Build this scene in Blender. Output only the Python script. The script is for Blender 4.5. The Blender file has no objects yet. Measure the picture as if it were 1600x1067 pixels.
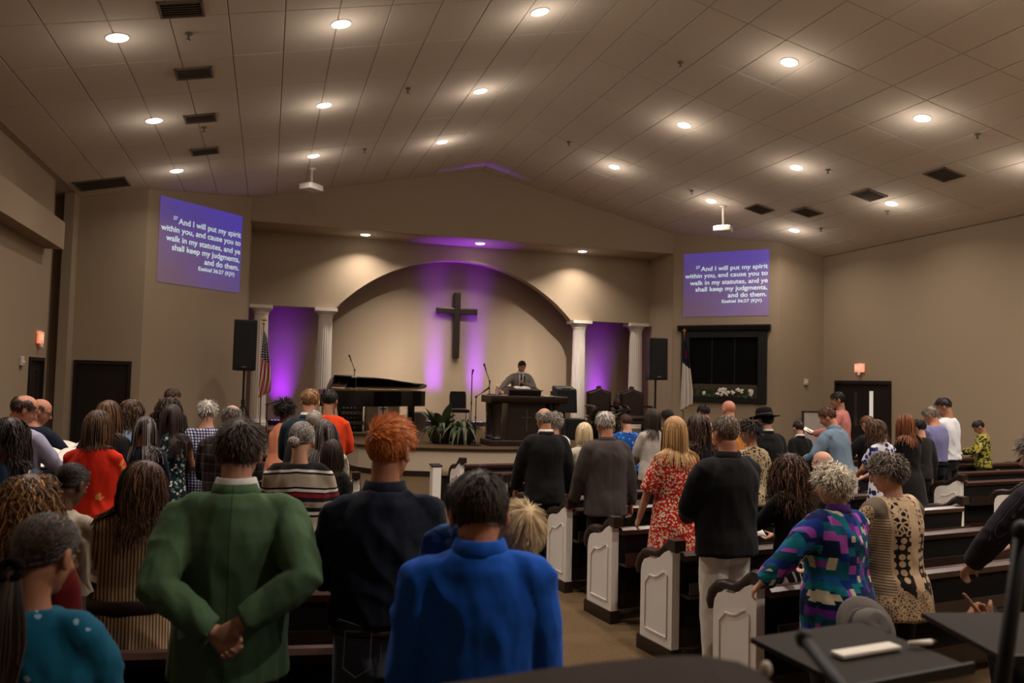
import bpy, math, random
import numpy as np
from mathutils import Matrix, Vector, noise as mnoise

random.seed(7)
rng = np.random.default_rng(11)
SC = bpy.context.scene
COL = SC.collection
PI = math.pi

# ------------------------------------------------------------------ camera
CAM_H = 1.95
def make_camera():
    f = 1244.0
    pitch, roll = math.atan2(61.5, f), 0.025
    fw = Vector((0, math.cos(pitch), math.sin(pitch)))
    r = Vector((1, 0, 0)); u = r.cross(fw)
    c, s = math.cos(roll), math.sin(roll)
    r2 = c*r + s*u; u2 = -s*r + c*u
    cam = bpy.data.cameras.new('camera')
    o = bpy.data.objects.new('camera', cam); COL.objects.link(o)
    M = Matrix((r2, u2, -fw)).transposed().to_4x4()
    M.translation = (0, 0, CAM_H)
    o.matrix_world = M
    cam.sensor_width = 36; cam.lens = f/1600*36
    cam.clip_start = .05; cam.clip_end = 200
    cam.dof.use_dof = True; cam.dof.focus_distance = 7.0; cam.dof.aperture_fstop = 2.8
    SC.camera = o
make_camera()

# ------------------------------------------------------------------ world, view, exposure
W_ = bpy.data.worlds.new('world'); SC.world = W_; W_.use_nodes = True
W_.node_tree.nodes['Background'].inputs[0].default_value = (.9, .8, .7, 1)
W_.node_tree.nodes['Background'].inputs[1].default_value = 0.02
SC.view_settings.view_transform = 'Standard'
SC.view_settings.look = 'None'
SC.view_settings.gamma = 1.0
SC.view_settings.use_curve_mapping = False
SC.view_settings.exposure = 0.0
CAN_W, CEIL_FILL_W, STAGE_W, PURPLE_W = 31.0, 11.5, 50.0, 23.0
CAN_COL = (1.0, .885, .785)
PURPLE = (.27, .015, 1.0)

# ------------------------------------------------------------------ frames
A_ = math.radians(17)                       # the hall is turned 17 degrees to the left of the view
RT = np.array([math.cos(A_), math.sin(A_), 0]); AX = np.array([-math.sin(A_), math.cos(A_), 0])
def W(u, v, z=0.0):
    p = RT*u + AX*v; return (p[0], p[1], z)
UC, RZ, SL = 5.28, 7.6, .222                # ridge position, ridge height, ceiling slope
def zc(u): return RZ - SL*abs(u-UC)
UL, UR = -4.0, 14.5                          # side walls
STZ = .58                                    # stage height

# ------------------------------------------------------------------ materials
def lin(c):
    c = [x/255 for x in c]
    return tuple(x/12.92 if x <= .04045 else ((x+.055)/1.055)**2.4 for x in c) + (1.0,)
class NT:
    def __init__(s, name):
        s.m = bpy.data.materials.new(name); s.m.use_nodes = True
        s.t = s.m.node_tree; s.b = s.t.nodes['Principled BSDF']
    def n(s, typ, **kw):
        nd = s.t.nodes.new(typ)
        for k, v in kw.items():
            if k.startswith('i_'):
                nd.inputs[k[2:].replace('_', ' ')].default_value = v
            else: setattr(nd, k, v)
        return nd
    def l(s, a, b): s.t.links.new(a, b)
    def math(s, op, a, b=None, c=None):
        nd = s.n('ShaderNodeMath', operation=op)
        for i, x in enumerate((a, b, c)):
            if x is None: continue
            if isinstance(x, (int, float)): nd.inputs[i].default_value = x
            else: s.l(x, nd.inputs[i])
        return nd.outputs[0]
    def mix(s, f, a, b, blend='MIX'):
        nd = s.n('ShaderNodeMix', data_type='RGBA', blend_type=blend)
        for i, x in ((0, f), (6, a), (7, b)):
            if isinstance(x, (int, float, tuple)): nd.inputs[i].default_value = x
            else: s.l(x, nd.inputs[i])
        return nd.outputs[2]
    def obj(s): return s.n('ShaderNodeTexCoord').outputs['Object']
    def sep(s, v):
        nd = s.n('ShaderNodeSeparateXYZ'); s.l(v, nd.inputs[0]); return nd.outputs
    def map(s, v, scale=(1, 1, 1), loc=(0, 0, 0), rot=(0, 0, 0)):
        nd = s.n('ShaderNodeMapping'); s.l(v, nd.inputs[0])
        nd.inputs['Scale'].default_value = scale; nd.inputs['Location'].default_value = loc; nd.inputs['Rotation'].default_value = rot
        return nd.outputs[0]
    def noise(s, v, scale, detail=3, rough=.5):
        nd = s.n('ShaderNodeTexNoise'); s.l(v, nd.inputs['Vector'])
        nd.inputs['Scale'].default_value = scale; nd.inputs['Detail'].default_value = detail; nd.inputs['Roughness'].default_value = rough
        return nd.outputs[0]
    def voro(s, v, scale, feature='F1', out='Distance', rnd=1.0):
        nd = s.n('ShaderNodeTexVoronoi', feature=feature); s.l(v, nd.inputs['Vector'])
        nd.inputs['Scale'].default_value = scale; nd.inputs['Randomness'].default_value = rnd
        return nd.outputs[out]
    def ramp(s, f, stops, interp='LINEAR'):
        nd = s.n('ShaderNodeValToRGB'); s.l(f, nd.inputs[0]); cr = nd.color_ramp; cr.interpolation = interp
        while len(cr.elements) < len(stops): cr.elements.new(.5)
        for e, (p, c) in zip(cr.elements, stops): e.position = p; e.color = c
        return nd.outputs[0]
    def bump(s, h, strength=.3, dist=.01):
        nd = s.n('ShaderNodeBump'); nd.inputs['Strength'].default_value = strength; nd.inputs['Distance'].default_value = dist
        s.l(h, nd.inputs['Height']); s.l(nd.outputs[0], s.b.inputs['Normal'])
    def col(s, c):
        if isinstance(c, tuple): s.b.inputs['Base Color'].default_value = c
        else: s.l(c, s.b.inputs['Base Color'])
    def fin(s, rough=.8, spec=.3, metal=0.0):
        s.b.inputs['Roughness'].default_value = rough; s.b.inputs['Specular IOR Level'].default_value = spec
        s.b.inputs['Metallic'].default_value = metal
        return s.m
_mc = {}
def plain(name, c, rough=.8, spec=.3, metal=0.0, var=.12, scale=8, bump=0.0, bscale=60):
    if name in _mc: return _mc[name]
    t = NT(name); v = t.obj(); c = lin(c)
    n = t.noise(v, scale, 3)
    d = tuple(x*(1-var) for x in c[:3])+(1,); e = tuple(min(1, x*(1+var)) for x in c[:3])+(1,)
    t.col(t.mix(n, d, e))
    if bump: t.bump(t.noise(v, bscale, 4), bump, .01)
    _mc[name] = t.fin(rough, spec, metal); return _mc[name]
def emis(name, c, st):
    if name in _mc: return _mc[name]
    t = NT(name); t.b.inputs['Emission Color'].default_value = c; t.b.inputs['Emission Strength'].default_value = st
    t.col((.8, .8, .8, 1)); _mc[name] = t.fin(.5); return _mc[name]
def cloth(name, c, rough=.9, fold=.35, var=.1, weave=True, spec=.15, seam=None):
    """woven cloth: small colour grain, soft fold relief"""
    if name in _mc: return _mc[name]
    t = NT(name); v = t.obj()
    if isinstance(c, tuple):
        c = lin(c); g = t.noise(v, 160, 2)
        d = tuple(x*(1-var*1.6) for x in c[:3])+(1,); e = tuple(min(1, x*(1+var*1.6)) for x in c[:3])+(1,)
        t.col(t.mix(g, d, e))
    else: t.col(c(t, v))
    if seam:                                        # stitched seams of the back: centre line and, for shirts, a yoke
        x, y, z = t.sep(v); hit = t.math('LESS_THAN', t.math('ABSOLUTE', x), .0022) if seam == 'centre' else t.math('LESS_THAN', t.math('ABSOLUTE', t.math('SUBTRACT', z, t.math('ADD', 1.33, t.math('MULTIPLY', t.math('ABSOLUTE', x), .12)))), .0024)
        lk = t.b.inputs['Base Color'].links[0].from_socket; t.col(t.mix(hit, lk, t.mix(.55, lk, (.005, .005, .005, 1))))
    f = t.noise(t.map(v, (5, 5, 3.2), rot=(0, .5, .3)), 1.7, 2, .5)
    w = t.noise(v, 320, 1)
    t.bump(t.math('ADD', f, t.math('MULTIPLY', w, .006)), fold*.6, .06)
    t.b.inputs['Sheen Weight'].default_value = .04
    _mc[name] = t.fin(rough, spec); return _mc[name]

wall_m = plain('wall_paint', (160, 142, 119), .85, .2, var=.05, scale=60, bump=.15, bscale=220)
ceil_m = plain('ceiling_tile_board', (206, 194, 178), .95, .1, var=.05, scale=30, bump=.2, bscale=150)
grid_m = plain('ceiling_grid_metal', (176, 164, 148), .7, .3, var=.03)
white_m = plain('white_paint', (214, 205, 194), .55, .4, var=.04, bump=.03)
stage_m = plain('stage_front_paint', (200, 185, 164), .85, .2, var=.05, scale=60)
black_m = plain('black_plastic', (14, 14, 15), .55, .4)
blackc_m = plain('black_fabric', (20, 18, 18), .95, .1, bump=.2, bscale=200)
dark_m = plain('dark_wood', (38, 24, 19), .35, .5, var=.25, scale=12)
rail_m = plain('rail_wood', (60, 37, 31), .28, .5, var=.25, scale=12)
upho_m = plain('pew_upholstery', (27, 24, 23), .95, .1, var=.2, scale=90, bump=.2, bscale=260)
door_m = plain('door_wood', (30, 21, 17), .6, .3, var=.2)
steel_m = plain('steel', (120, 118, 115), .35, .5, metal=.9)
gold_m = plain('brass', (170, 125, 50), .35, .5, metal=.8)
piano_m = plain('piano_lacquer', (8, 8, 10), .12, .6, var=.05)
leaf_m = plain('leaf', (58, 74, 42), .5, .4, var=.35, scale=20)
leaf2_m = plain('variegated_leaf', (118, 124, 92), .5, .4, var=.3, scale=20)
pot_m = plain('pot_glaze', (28, 27, 24), .3, .5)
paper_m = plain('paper', (226, 218, 205), .8, .2, var=.03)
leather_m = plain('dark_leather', (44, 28, 24), .4, .5, var=.25, scale=14, bump=.15, bscale=80)
vent_m = plain('vent_metal', (112, 100, 86), .7, .3)
grey_m = plain('grey_fabric', (92, 82, 74), .95, .1, bump=.2, bscale=200)
def carpet():
    t = NT('carpet'); v = t.n('ShaderNodeNewGeometry').outputs['Position']
    n = t.noise(v, 45, 4, .8); n2 = t.noise(v, 1.2, 3)
    t.col(t.mix(n, lin((60, 48, 34)), lin((122, 100, 73))))
    t.bump(n, .5, .02); return t.fin(.98, .05)
carpet_m = carpet()
stagec_m = plain('stage_carpet', (96, 76, 56), .95, .1, var=.3, scale=40, bump=.3, bscale=120)

# ------------------------------------------------------------------ mesh helpers
class G:
    def __init__(s): s.v = []; s.f = []; s.n = 0
    def add(s, v, f):
        v = np.asarray(v, float).reshape(-1, 3); o = s.n
        s.v.append(v); s.f += [tuple(i+o for i in q) for q in f]; s.n += len(v); return s
    def box(s, c, d, rz=0.0, R=None):
        x, y, z = [k/2 for k in d]
        v = np.array([(-x,-y,-z),(x,-y,-z),(x,y,-z),(-x,y,-z),(-x,-y,z),(x,-y,z),(x,y,z),(-x,y,z)])
        if R is not None: v = v@np.array(R).T
        elif rz: c_, s_ = math.cos(rz), math.sin(rz); v = v@np.array([[c_,s_,0],[-s_,c_,0],[0,0,1]])
        return s.add(v+np.array(c), [(0,3,2,1),(4,5,6,7),(0,1,5,4),(1,2,6,5),(2,3,7,6),(3,0,4,7)])
    def bb(s, a, b):
        a = np.array(a, float); b = np.array(b, float); return s.box((a+b)/2, np.abs(b-a))
    def prism(s, poly, a, b, axis=2):
        """extrude a 2-D polygon from a to b along the axis; the polygon gives the two other coordinates in order"""
        n = len(poly); idx = [i for i in range(3) if i != axis]; v = np.zeros((2*n, 3))
        for k, h in enumerate((a, b)):
            for i, p in enumerate(poly): v[k*n+i, idx[0]] = p[0]; v[k*n+i, idx[1]] = p[1]; v[k*n+i, axis] = h
        return s.add(v, [tuple(range(n))[::-1], tuple(range(n, 2*n))]+[(i, (i+1) % n, n+(i+1) % n, n+i) for i in range(n)])
    def tube(s, pts, rad, n=10, ref=(1, 0, 0), cap=True):
        pts = np.asarray(pts, float); k = len(pts); rad = np.asarray(rad, float)
        if rad.ndim == 0: rad = np.full((k, 2), float(rad))
        elif rad.ndim == 1: rad = np.stack([rad, rad], 1)
        T = np.gradient(pts, axis=0); T /= np.linalg.norm(T, axis=1)[:, None]+1e-9
        ref = np.array(ref, float)
        X = ref-(T@ref)[:, None]*T; bad = np.linalg.norm(X, axis=1) < .05
        if bad.any():
            r2 = np.array([0, 1., 0]) if abs(ref[1]) < .9 else np.array([0, 0, 1.])
            X2 = r2-(T@r2)[:, None]*T; X[bad] = X2[bad]
        X /= np.linalg.norm(X, axis=1)[:, None]; Y = np.cross(T, X)
        a = np.linspace(0, 2*PI, n, endpoint=False)
        v = pts[:, None]+X[:, None]*(np.cos(a)[None, :, None]*rad[:, 0, None, None])+Y[:, None]*(np.sin(a)[None, :, None]*rad[:, 1, None, None])
        f = [(i*n+j, i*n+(j+1) % n, (i+1)*n+(j+1) % n, (i+1)*n+j) for i in range(k-1) for j in range(n)]
        v = v.reshape(-1, 3)
        if cap:
            f += [tuple(range(n))[::-1], tuple(range((k-1)*n, k*n))]
        return s.add(v, f)
    def cyl(s, a, b, r0, r1=None, n=14): return s.tube([a, b], [r0, r0 if r1 is None else r1], n)
    def lathe(s, prof, c=(0, 0, 0), n=20, flute=None):
        k = len(prof); a = np.linspace(0, 2*PI, n, endpoint=False); v = []
        for i, (r, z) in enumerate(prof):
            rr = np.full(n, r)
            if flute and flute[0] <= i <= flute[1]: rr = r*(1-.07*(np.arange(n) % 3 == 1))
            v.append(np.stack([rr*np.cos(a), rr*np.sin(a), np.full(n, z)], 1))
        v = np.concatenate(v)+np.array(c)
        f = [(i*n+j, i*n+(j+1) % n, (i+1)*n+(j+1) % n, (i+1)*n+j) for i in range(k-1) for j in range(n)]
        f += [tuple(range(n))[::-1], tuple(range((k-1)*n, k*n))]
        return s.add(v, f)
    def ell(s, c, r, R=None, nu=16, nv=10):
        th = np.linspace(0, 2*PI, nu, endpoint=False); ph = np.linspace(0, PI, nv+1)[1:-1]
        v = [[0, 0, 1]]+[[math.sin(p)*math.cos(t), math.sin(p)*math.sin(t), math.cos(p)] for p in ph for t in th]+[[0, 0, -1]]
        v = np.array(v)*np.array(r)
        if R is not None: v = v@np.array(R).T
        m = len(ph); f = [(0, 1+j, 1+(j+1) % nu) for j in range(nu)]
        f += [(1+i*nu+j, 1+(i+1)*nu+j, 1+(i+1)*nu+(j+1) % nu, 1+i*nu+(j+1) % nu) for i in range(m-1) for j in range(nu)]
        L = 1+m*nu; f += [(L, 1+(m-1)*nu+(j+1) % nu, 1+(m-1)*nu+j) for j in range(nu)]
        return s.add(v+np.array(c), f)
    def arr(s): return np.concatenate(s.v) if s.v else np.zeros((0, 3))
    def mesh(s, name, m=None, smooth=False):
        me = bpy.data.meshes.new(name); v = s.arr()
        me.from_pydata(v.tolist(), [], s.f)
        if smooth: me.polygons.foreach_set('use_smooth', [True]*len(me.polygons))
        if m: me.materials.append(m)
        me.update(); return me
    def build(s, name, m, parent=None, smooth=False, bevel=0.0):
        o = bpy.data.objects.new(name, s.mesh(name, m, smooth)); COL.objects.link(o)
        if parent: o.parent = parent
        if bevel:
            b = o.modifiers.new('bevel', 'BEVEL'); b.width = bevel; b.segments = 2; b.limit_method = 'ANGLE'
        return o
def tag(o, label=None, cat=None, group=None, kind=None):
    if label: o['label'] = label
    if cat: o['category'] = cat
    if group: o['group'] = group
    if kind: o['kind'] = kind
    return o
def empty(name, loc, rz=0.0, label=None, cat=None, group=None):
    o = bpy.data.objects.new(name, None); COL.objects.link(o); o.empty_display_size = .1
    o.location = loc; o.rotation_euler = (0, 0, rz); return tag(o, label, cat, group)
def struct(name, g, m, parent=None, rz=A_, smooth=False):
    o = g.build(name, m, parent, smooth)
    if not parent: o.rotation_euler[2] = rz; o['kind'] = 'structure'
    return o
def copy_tree(o, parent=None):
    c = o.copy(); COL.objects.link(c)
    if parent: c.parent = parent
    for ch in list(o.children): copy_tree(ch, c)
    return c

# ================================================================== THE ROOM (hall coordinates u, v, z)
VB = -3.0
g = G(); g.add([(UL-1.6, VB, 0), (UR+.3, VB, 0), (UR+.3, 24, 0), (UL-1.6, 24, 0), (UL-1.6, VB, -.1), (UR+.3, VB, -.1), (UR+.3, 24, -.1), (UL-1.6, 24, -.1)],
      [(0,1,2,3),(7,6,5,4),(0,4,5,1),(1,5,6,2),(2,6,7,3),(3,7,4,0)])
struct('floor', g, carpet_m)
# ceiling: backing planes with separate tiles hung below them
TU, TV = .655, 1.31
g = G()
for sgn, ue in ((-1, UL-1.6), (1, UR+.3)):
    a = (UC, zc(UC)+.014); b = (ue, zc(ue)+.014)
    p = [(a[0], a[1]), (b[0], b[1]), (b[0], b[1]+.1), (a[0], a[1]+.1)]
    g.prism(p, VB-.1, 20.6, axis=1)
ceiling = struct('ceiling', g, grid_m)
def tile_mesh(w, l, nm):
    t = G(); x, y = w/2-.005, l/2-.005; e = .007
    v = [(-x+e,-y+e,-.008),(x-e,-y+e,-.008),(x-e,y-e,-.008),(-x+e,y-e,-.008),(-x,-y,-.002),(x,-y,-.002),(x,y,-.002),(-x,y,-.002),(-x,-y,.012),(x,-y,.012),(x,y,.012),(-x,y,.012)]
    t.add(v, [(3,2,1,0),(0,1,5,4),(1,2,6,5),(2,3,7,6),(3,0,4,7),(4,5,9,8),(5,6,10,9),(6,7,11,10),(7,4,8,11),(8,9,10,11)])
    return t
slope = math.atan(SL); cs = math.cos(slope)
cells = []
nuv = int(round((UR-UC)/TU))+1
for sgn in (-1, 1):
    for i in range(nuv):
        u0 = UC+sgn*TU*(i+.5)
        if u0 < UL or u0 > UR: continue
        for j in range(18):
            v0 = 20.5-TV*(j+.5)
            if v0 < VB+.3: continue
            # in view?
            q = Vector(W(u0, v0, zc(u0)))-Vector((0, 0, CAM_H))
            vis = q.y > 1 and abs(q.x/q.y) < .72 and (q.z/q.y) < .56
            cells.append((q.length if vis else 99+q.length, sgn, u0, v0))
cells.sort()
tm = tile_mesh(TU/cs, TV, 'ceiling_tile').mesh('ceiling_tile', ceil_m)
rest = G(); tv, tf = tile_mesh(TU/cs, TV, 'r').arr(), tile_mesh(TU/cs, TV, 'r').f
for k, (d, sgn, u0, v0) in enumerate(cells):
    ang = slope*(-sgn)*-1
    jit = random.uniform(-.002, .002)
    if k < 300:
        o = bpy.data.objects.new('ceiling_tile', tm); COL.objects.link(o); o.parent = ceiling
        o.location = (u0, v0, zc(u0)+jit); o.rotation_euler = (0, ang, 0)
    else:
        c_, s_ = math.cos(ang), math.sin(ang)
        Rm = np.array([[c_, 0, s_], [0, 1, 0], [-s_, 0, c_]])
        rest.add(tv@Rm.T+np.array([u0, v0, zc(u0)]), tf)
o = rest.build('ceiling_tile_field', ceil_m, ceiling); o['kind'] = 'stuff'

def wall_seg(g, p, q, z0, top=True, z1=None, th=.12, side=1):
    """a wall from plan point p to q; the top follows the ceiling (split at the ridge)"""
    p = np.array(p, float); q = np.array(q, float); d = (q-p)/np.linalg.norm(q-p); nrm = np.array([-d[1], d[0]])*side*th
    pts = [p, q]
    if top and (p[0]-UC)*(q[0]-UC) < 0:
        t = (UC-p[0])/(q[0]-p[0]); pts = [p, p+(q-p)*t, q]
    for a, b in zip(pts[:-1], pts[1:]):
        za = zc(a[0])+.02 if top else z1; zb = zc(b[0])+.02 if top else z1
        v = [(*a, z0), (*b, z0), (*b, zb), (*a, za), (*(a+nrm), z0), (*(b+nrm), z0), (*(b+nrm), zb), (*(a+nrm), za)]
        g.add(v, [(0,1,2,3),(7,6,5,4),(0,4,5,1),(1,5,6,2),(2,6,7,3),(3,7,4,0)])
# gable fascia over the stage
g = G(); wall_seg(g, (-.53, 20.5), (11.08, 20.5), 5.73); struct('wall_front_gable', g, wall_m)
g = G(); g.bb((-.7, 20.62, 5.74), (11.2, 23.3, 5.84)); struct('ceiling_alcove', g, wall_m)
# arch wall B
VBW, TB = 21.95, .32
ACU, AHW, AZ0, AZ1 = 5.1, 3.41, 3.785, 5.31
rise = AZ1-AZ0; AR = (AHW**2+rise**2)/(2*rise); ACZ = AZ1-AR
g = G(); us = np.linspace(ACU-AHW, ACU+AHW, 49)
zs = [ACZ+math.sqrt(AR**2-(u-ACU)**2) for u in us]
lo = [(-.53, AZ0)]+list(zip(us, zs))+[(11.08, AZ0)]
n = len(lo); v = []
for y in (VBW, VBW+TB):
    v += [(u, y, z) for u, z in lo]+[(u, y, 5.74) for u, z in lo]
f = []
for i in range(n-1):
    f += [(i, i+1, n+i+1, n+i), (2*n+i+1, 2*n+i, 3*n+i, 3*n+i+1), (i+1, i, 2*n+i, 2*n+i+1)]
g.add(v, f); struct('wall_arch', g, wall_m)
g = G(); wall_seg(g, (-.6, 23.1), (11.2, 23.1), 0, False, 5.8); struct('wall_back', g, wall_m)
for nm, u in (('left', -.53), ('right', 11.08)):
    g = G(); s = -1 if nm == 'left' else 1
    g.bb((u, 20.48, 0), (u+s*.12, 23.2, 5.8)); struct('wall_alcove_'+nm, g, wall_m)
g = G(); wall_seg(g, (-2.57, 18.4), (-.53, 20.5), 0); struct('wall_screen_left', g, wall_m)
g = G(); wall_seg(g, (11.08, 20.5), (13.08, 18.3), 0); struct('wall_screen_right', g, wall_m)
DT = 2.16
g = G(); wall_seg(g, (-2.74, 18.4), (-2.57, 18.4), 0); wall_seg(g, (-3.83, 18.4), (-2.74, 18.4), DT); wall_seg(g, (-5.4, 18.4), (-3.83, 18.4), 0)
struct('wall_end_left', g, wall_m)
g = G(); wall_seg(g, (13.08, 18.3), (UR+.2, 18.3), 0); struct('wall_end_right', g, wall_m)
# right wall with door gap v 15.81..17.82
g = G(); wall_seg(g, (UR, 18.3), (UR, 17.82), 0); wall_seg(g, (UR, 17.82), (UR, 15.81), DT+.02); wall_seg(g, (UR, 15.81), (UR, VB), 0)
struct('wall_right', g, wall_m)
# left wall: lower part with a door gap, then the recess beside the pilaster
g = G(); wall_seg(g, (UL, VB), (UL, 15.8), 0); wall_seg(g, (UL, 15.8), (UL, 16.75), DT); wall_seg(g, (UL, 16.75), (UL, 17.0), 0)
struct('wall_left', g, wall_m)
g = G(); wall_seg(g, (-5.0, 17.0), (-5.0, 18.4), 0); g.bb((-5.1, 17.0, 0), (-4.0, 16.9, 5.6)); struct('wall_recess', g, wall_m)
g = G(); g.bb((-4.02, 12.0-15, 4.16), (-3.68, 16.4, 4.66)); struct('trim_1', g, wall_m)
g = G(); g.bb((-4.06, 17.95, 0), (-3.88, 18.4, zc(-3.9)+.02)); struct('trim_2', g, wall_m)
g = G(); wall_seg(g, (UL-.2, VB), (UR+.2, VB), 0, side=-1); struct('wall_rear', g, wall_m)
# baseboards
bb_m = plain('baseboard_dark', (40, 32, 28), .6, .3)
g = G(); g.bb((-.5, 23.07, STZ), (11.05, 23.1, STZ+.11)); struct('baseboard_back', g, bb_m)
for nm, pq in (('screen_left', ((-2.57, 18.4), (-.53, 20.5))), ('screen_right', ((11.08, 20.5), (13.08, 18.3))), ('right', ((UR, 15.8), (UR, VB))), ('end_right', ((13.08, 18.3), (UR, 18.3)))):
    g = G(); wall_seg(g, *pq, 0, False, .11, th=.015, side=-1); struct('baseboard_'+nm, g, bb_m)
# doors
def door(name, p, q, leaves, glass=True):
    p = np.array(p, float); q = np.array(q, float); L = np.linalg.norm(q-p); d = (q-p)/L
    o = empty(name, W(*p), A_+math.atan2(d[1], d[0])); o['kind'] = 'structure'
    fr = G(); fr.bb((0, -.03, 0), (.06, .1, DT)); fr.bb((L-.06, -.03, 0), (L, .1, DT)); fr.bb((.06, -.03, DT-.06), (L-.06, .1, DT))
    fr.build('door_frame', door_m, o)
    w = (L-.12)/leaves
    for i in range(leaves):
        x0 = .06+i*w; lf = G()
        gx = (x0+w*.62, x0+w*.78) if i == 0 else (x0+w*.22, x0+w*.38)
        if glass:
            lf.bb((x0+.004, .03, .02), (gx[0], .075, DT-.065)); lf.bb((gx[1], .03, .02), (x0+w-.004, .075, DT-.065))
            lf.bb((gx[0], .03, .02), (gx[1], .075, 1.0)); lf.bb((gx[0], .03, 1.92), (gx[1], .075, DT-.065))
        else: lf.bb((x0+.004, .03, .02), (x0+w-.004, .075, DT-.065))
        leaf = lf.build('door_leaf', door_m, o)
        if glass:
            gl = G(); gl.bb((gx[0], .045, 1.0), (gx[1], .055, 1.92))
            gl.build('glass_pane', emis('lit_glass', (.75, .68, .58, 1), .40) if i == 1 else plain('dim_door_glass', (52, 46, 40), .15, .5), leaf)
        h = G(); hx = x0+w-.09 if i == 0 else x0+.09
        h.tube([(hx, .03, 1.05), (hx, -.03, 1.05), (hx+(-.1 if i == 0 else .1), -.03, 1.05)], .012, 8); h.build('door_handle', steel_m, leaf)
door('door_1', (UR, 17.82), (UR, 15.81), 2)
door('door_2', (-3.83, 18.4), (-2.74, 18.4), 1, False)
door('door_3', (UL, 15.8), (UL, 16.75), 1)
# stage platform with a curved thrust
fr = []
for u in np.linspace(1.85, 8.35, 33): fr.append((u, 15.42+.0865*(u-5.1)**2+max(0, abs(u-5.1)-2.9)*.9))
plan = [(-.53, 23.1), (-.53, 17.6), (1.6, 17.4)]+fr+[(8.6, 17.4), (11.08, 17.6), (11.08, 23.1)]
plan = plan[::-1]
g = G(); g.prism(plan, 0, STZ-.05); struct('trim_3', g, stage_m)
def inset(pl, d):
    c = np.array([5.1, 20.5]); return [tuple(c+(np.array(p)-c)*(1+d/np.linalg.norm(np.array(p)-c))) if p[1] < 18 else p for p in pl]
g = G(); g.prism(inset(plan, .05), STZ-.05, STZ-.012); g.prism(inset(plan, .02), 0, .11); struct('trim_4', g, dark_m)
g = G(); g.prism(inset(plan, .03), STZ-.012, STZ); struct('floor_stage', g, stagec_m)
# ================================================================== LIGHTS
lens_m = emis('lit_lens', (1, .93, .84, 1), 9.0)
ring_m = plain('light_trim_white', (225, 218, 208), .6, .3, var=.02)
ring_mesh = lens_mesh = None
def lamp(kind, name, loc, energy, color, parent=None, rot=(0, 0, 0), **kw):
    d = bpy.data.lights.new(name, kind); d.energy = energy; d.color = color
    for k, v in kw.items(): setattr(d, k, v)
    o = bpy.data.objects.new(name, d); COL.objects.link(o); o.location = loc; o.rotation_euler = rot
    if parent: o.parent = parent
    return o
WHERE = {-1.9: 'far left', .75: 'inner left', 3.5: 'left of the ridge', 7.65: 'right of the ridge', 10.25: 'inner right', 12.65: 'far right'}
ROWN = {17.1: 'nearest the stage', 13.8: 'second from the stage', 10.5: 'third from the stage'}
_rm = G(); _rm.lathe([(.142, .012), (.142, -.004), (.132, -.010), (.124, -.006), (.124, .012)], n=24)
_ring = _rm.mesh('trim_ring', ring_m, True)
_lm = G(); _lm.lathe([(.002, -.028), (.06, -.026), (.1, -.019), (.123, -.007), (.123, .006)], n=24); _lens = _lm.mesh('lens', lens_m, True)
def can(loc, tilt, label, group, energy, ceil_fill, aim=None, spread=2.5):
    e = empty('ceiling_light', loc, 0, label, 'light', group); e.rotation_euler = (0, tilt, A_)
    for nm, m in (('trim_ring', _ring), ('lens', _lens)):
        o = bpy.data.objects.new(nm, m); COL.objects.link(o); o.parent = e
    lamp('AREA', 'downlight', (0, 0, -.05), energy, CAN_COL, e, (aim or 0, -tilt, 0), shape='DISK', size=.14 if aim else .2, spread=.62 if aim else spread)
    if ceil_fill: lamp('POINT', 'added_ceiling_fill', (0, 0, -.36), ceil_fill, CAN_COL, e, shadow_soft_size=.26)  # added bodiless lamp hung below the lens to brighten the ceiling
    return e
for u in (-1.9, .75, 3.5, 7.65, 10.25, 12.65):
    for v in (17.1, 13.8, 10.5, 7.2, 3.9, .6):
        inview = v > 10 and not (u > 11 and v < 10.6 and False)
        if u < 1 and v < 7: continue
        lab = f'round recessed ceiling light, {WHERE[u]} column, {ROWN[v]}' if v > 10 else 'round recessed ceiling light overhead in the rear half of the hall'
        can(W(u, v, zc(u)-.012), slope*(1 if u > UC else -1), lab, 'recessed ceiling lights in the hall' if v > 10 else 'recessed ceiling lights over the rear pews', (39 if v == 17.1 and u in (3.5, 7.65) else CAN_W*(2.9 if v < 8 else 1))*(.5 if u < 0 and v > 8 else 1), CEIL_FILL_W*(.45 if u < 0 else .8 if u < 1 else 1), .87 if v == 17.1 and u in (3.5, 7.65) else None)
for u, nm in ((2.35, 'left'), (5.5, 'middle'), (8.55, 'right')):
    can(W(u, 21.25, 5.735), 0, f'{nm} one of three recessed lights in the soffit above the arch', 'soffit lights over the stage', STAGE_W, 2.5, spread=2.2)
# purple uplights on the stage
def uplight(u, v, z, label, e, w=.45, tilt=3.0, spread=26):
    """a short bar of coloured lamps on the floor shining up the wall"""
    o = empty('stage_uplight', W(u, v, z), A_, label, 'light', 'purple stage uplights')
    b = G(); b.bb((-w/2-.03, -.05, .03), (w/2+.03, .05, .13)); b.build('housing', black_m, o, bevel=.01)
    for x in (-w/2, w/2):
        y = G(); y.bb((x-.015, -.07, 0), (x+.015, .07, .03)); y.build('foot', black_m, o)
    n = 6
    for i in range(n):
        l = G(); x = -w/2+w*(i+.5)/n; l.lathe([(.001, .128), (.028, .128), (.026, .136), (.001, .138)], (x, 0, 0), 10); l.build('lens', emis('purple_lens', (.5, .12, 1, 1), 2.5), o, True)
    lamp('AREA', 'uplight_beam', (0, 0, .145), e, PURPLE, o, (PI-math.radians(tilt), 0, 0), shape='RECTANGLE', size=w, size_y=.06, spread=math.radians(spread))
uplight(4.68, 22.93, STZ, 'purple uplight bar at the wall left of the cross', PURPLE_W*.8, .45, 3, 17)
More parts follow.
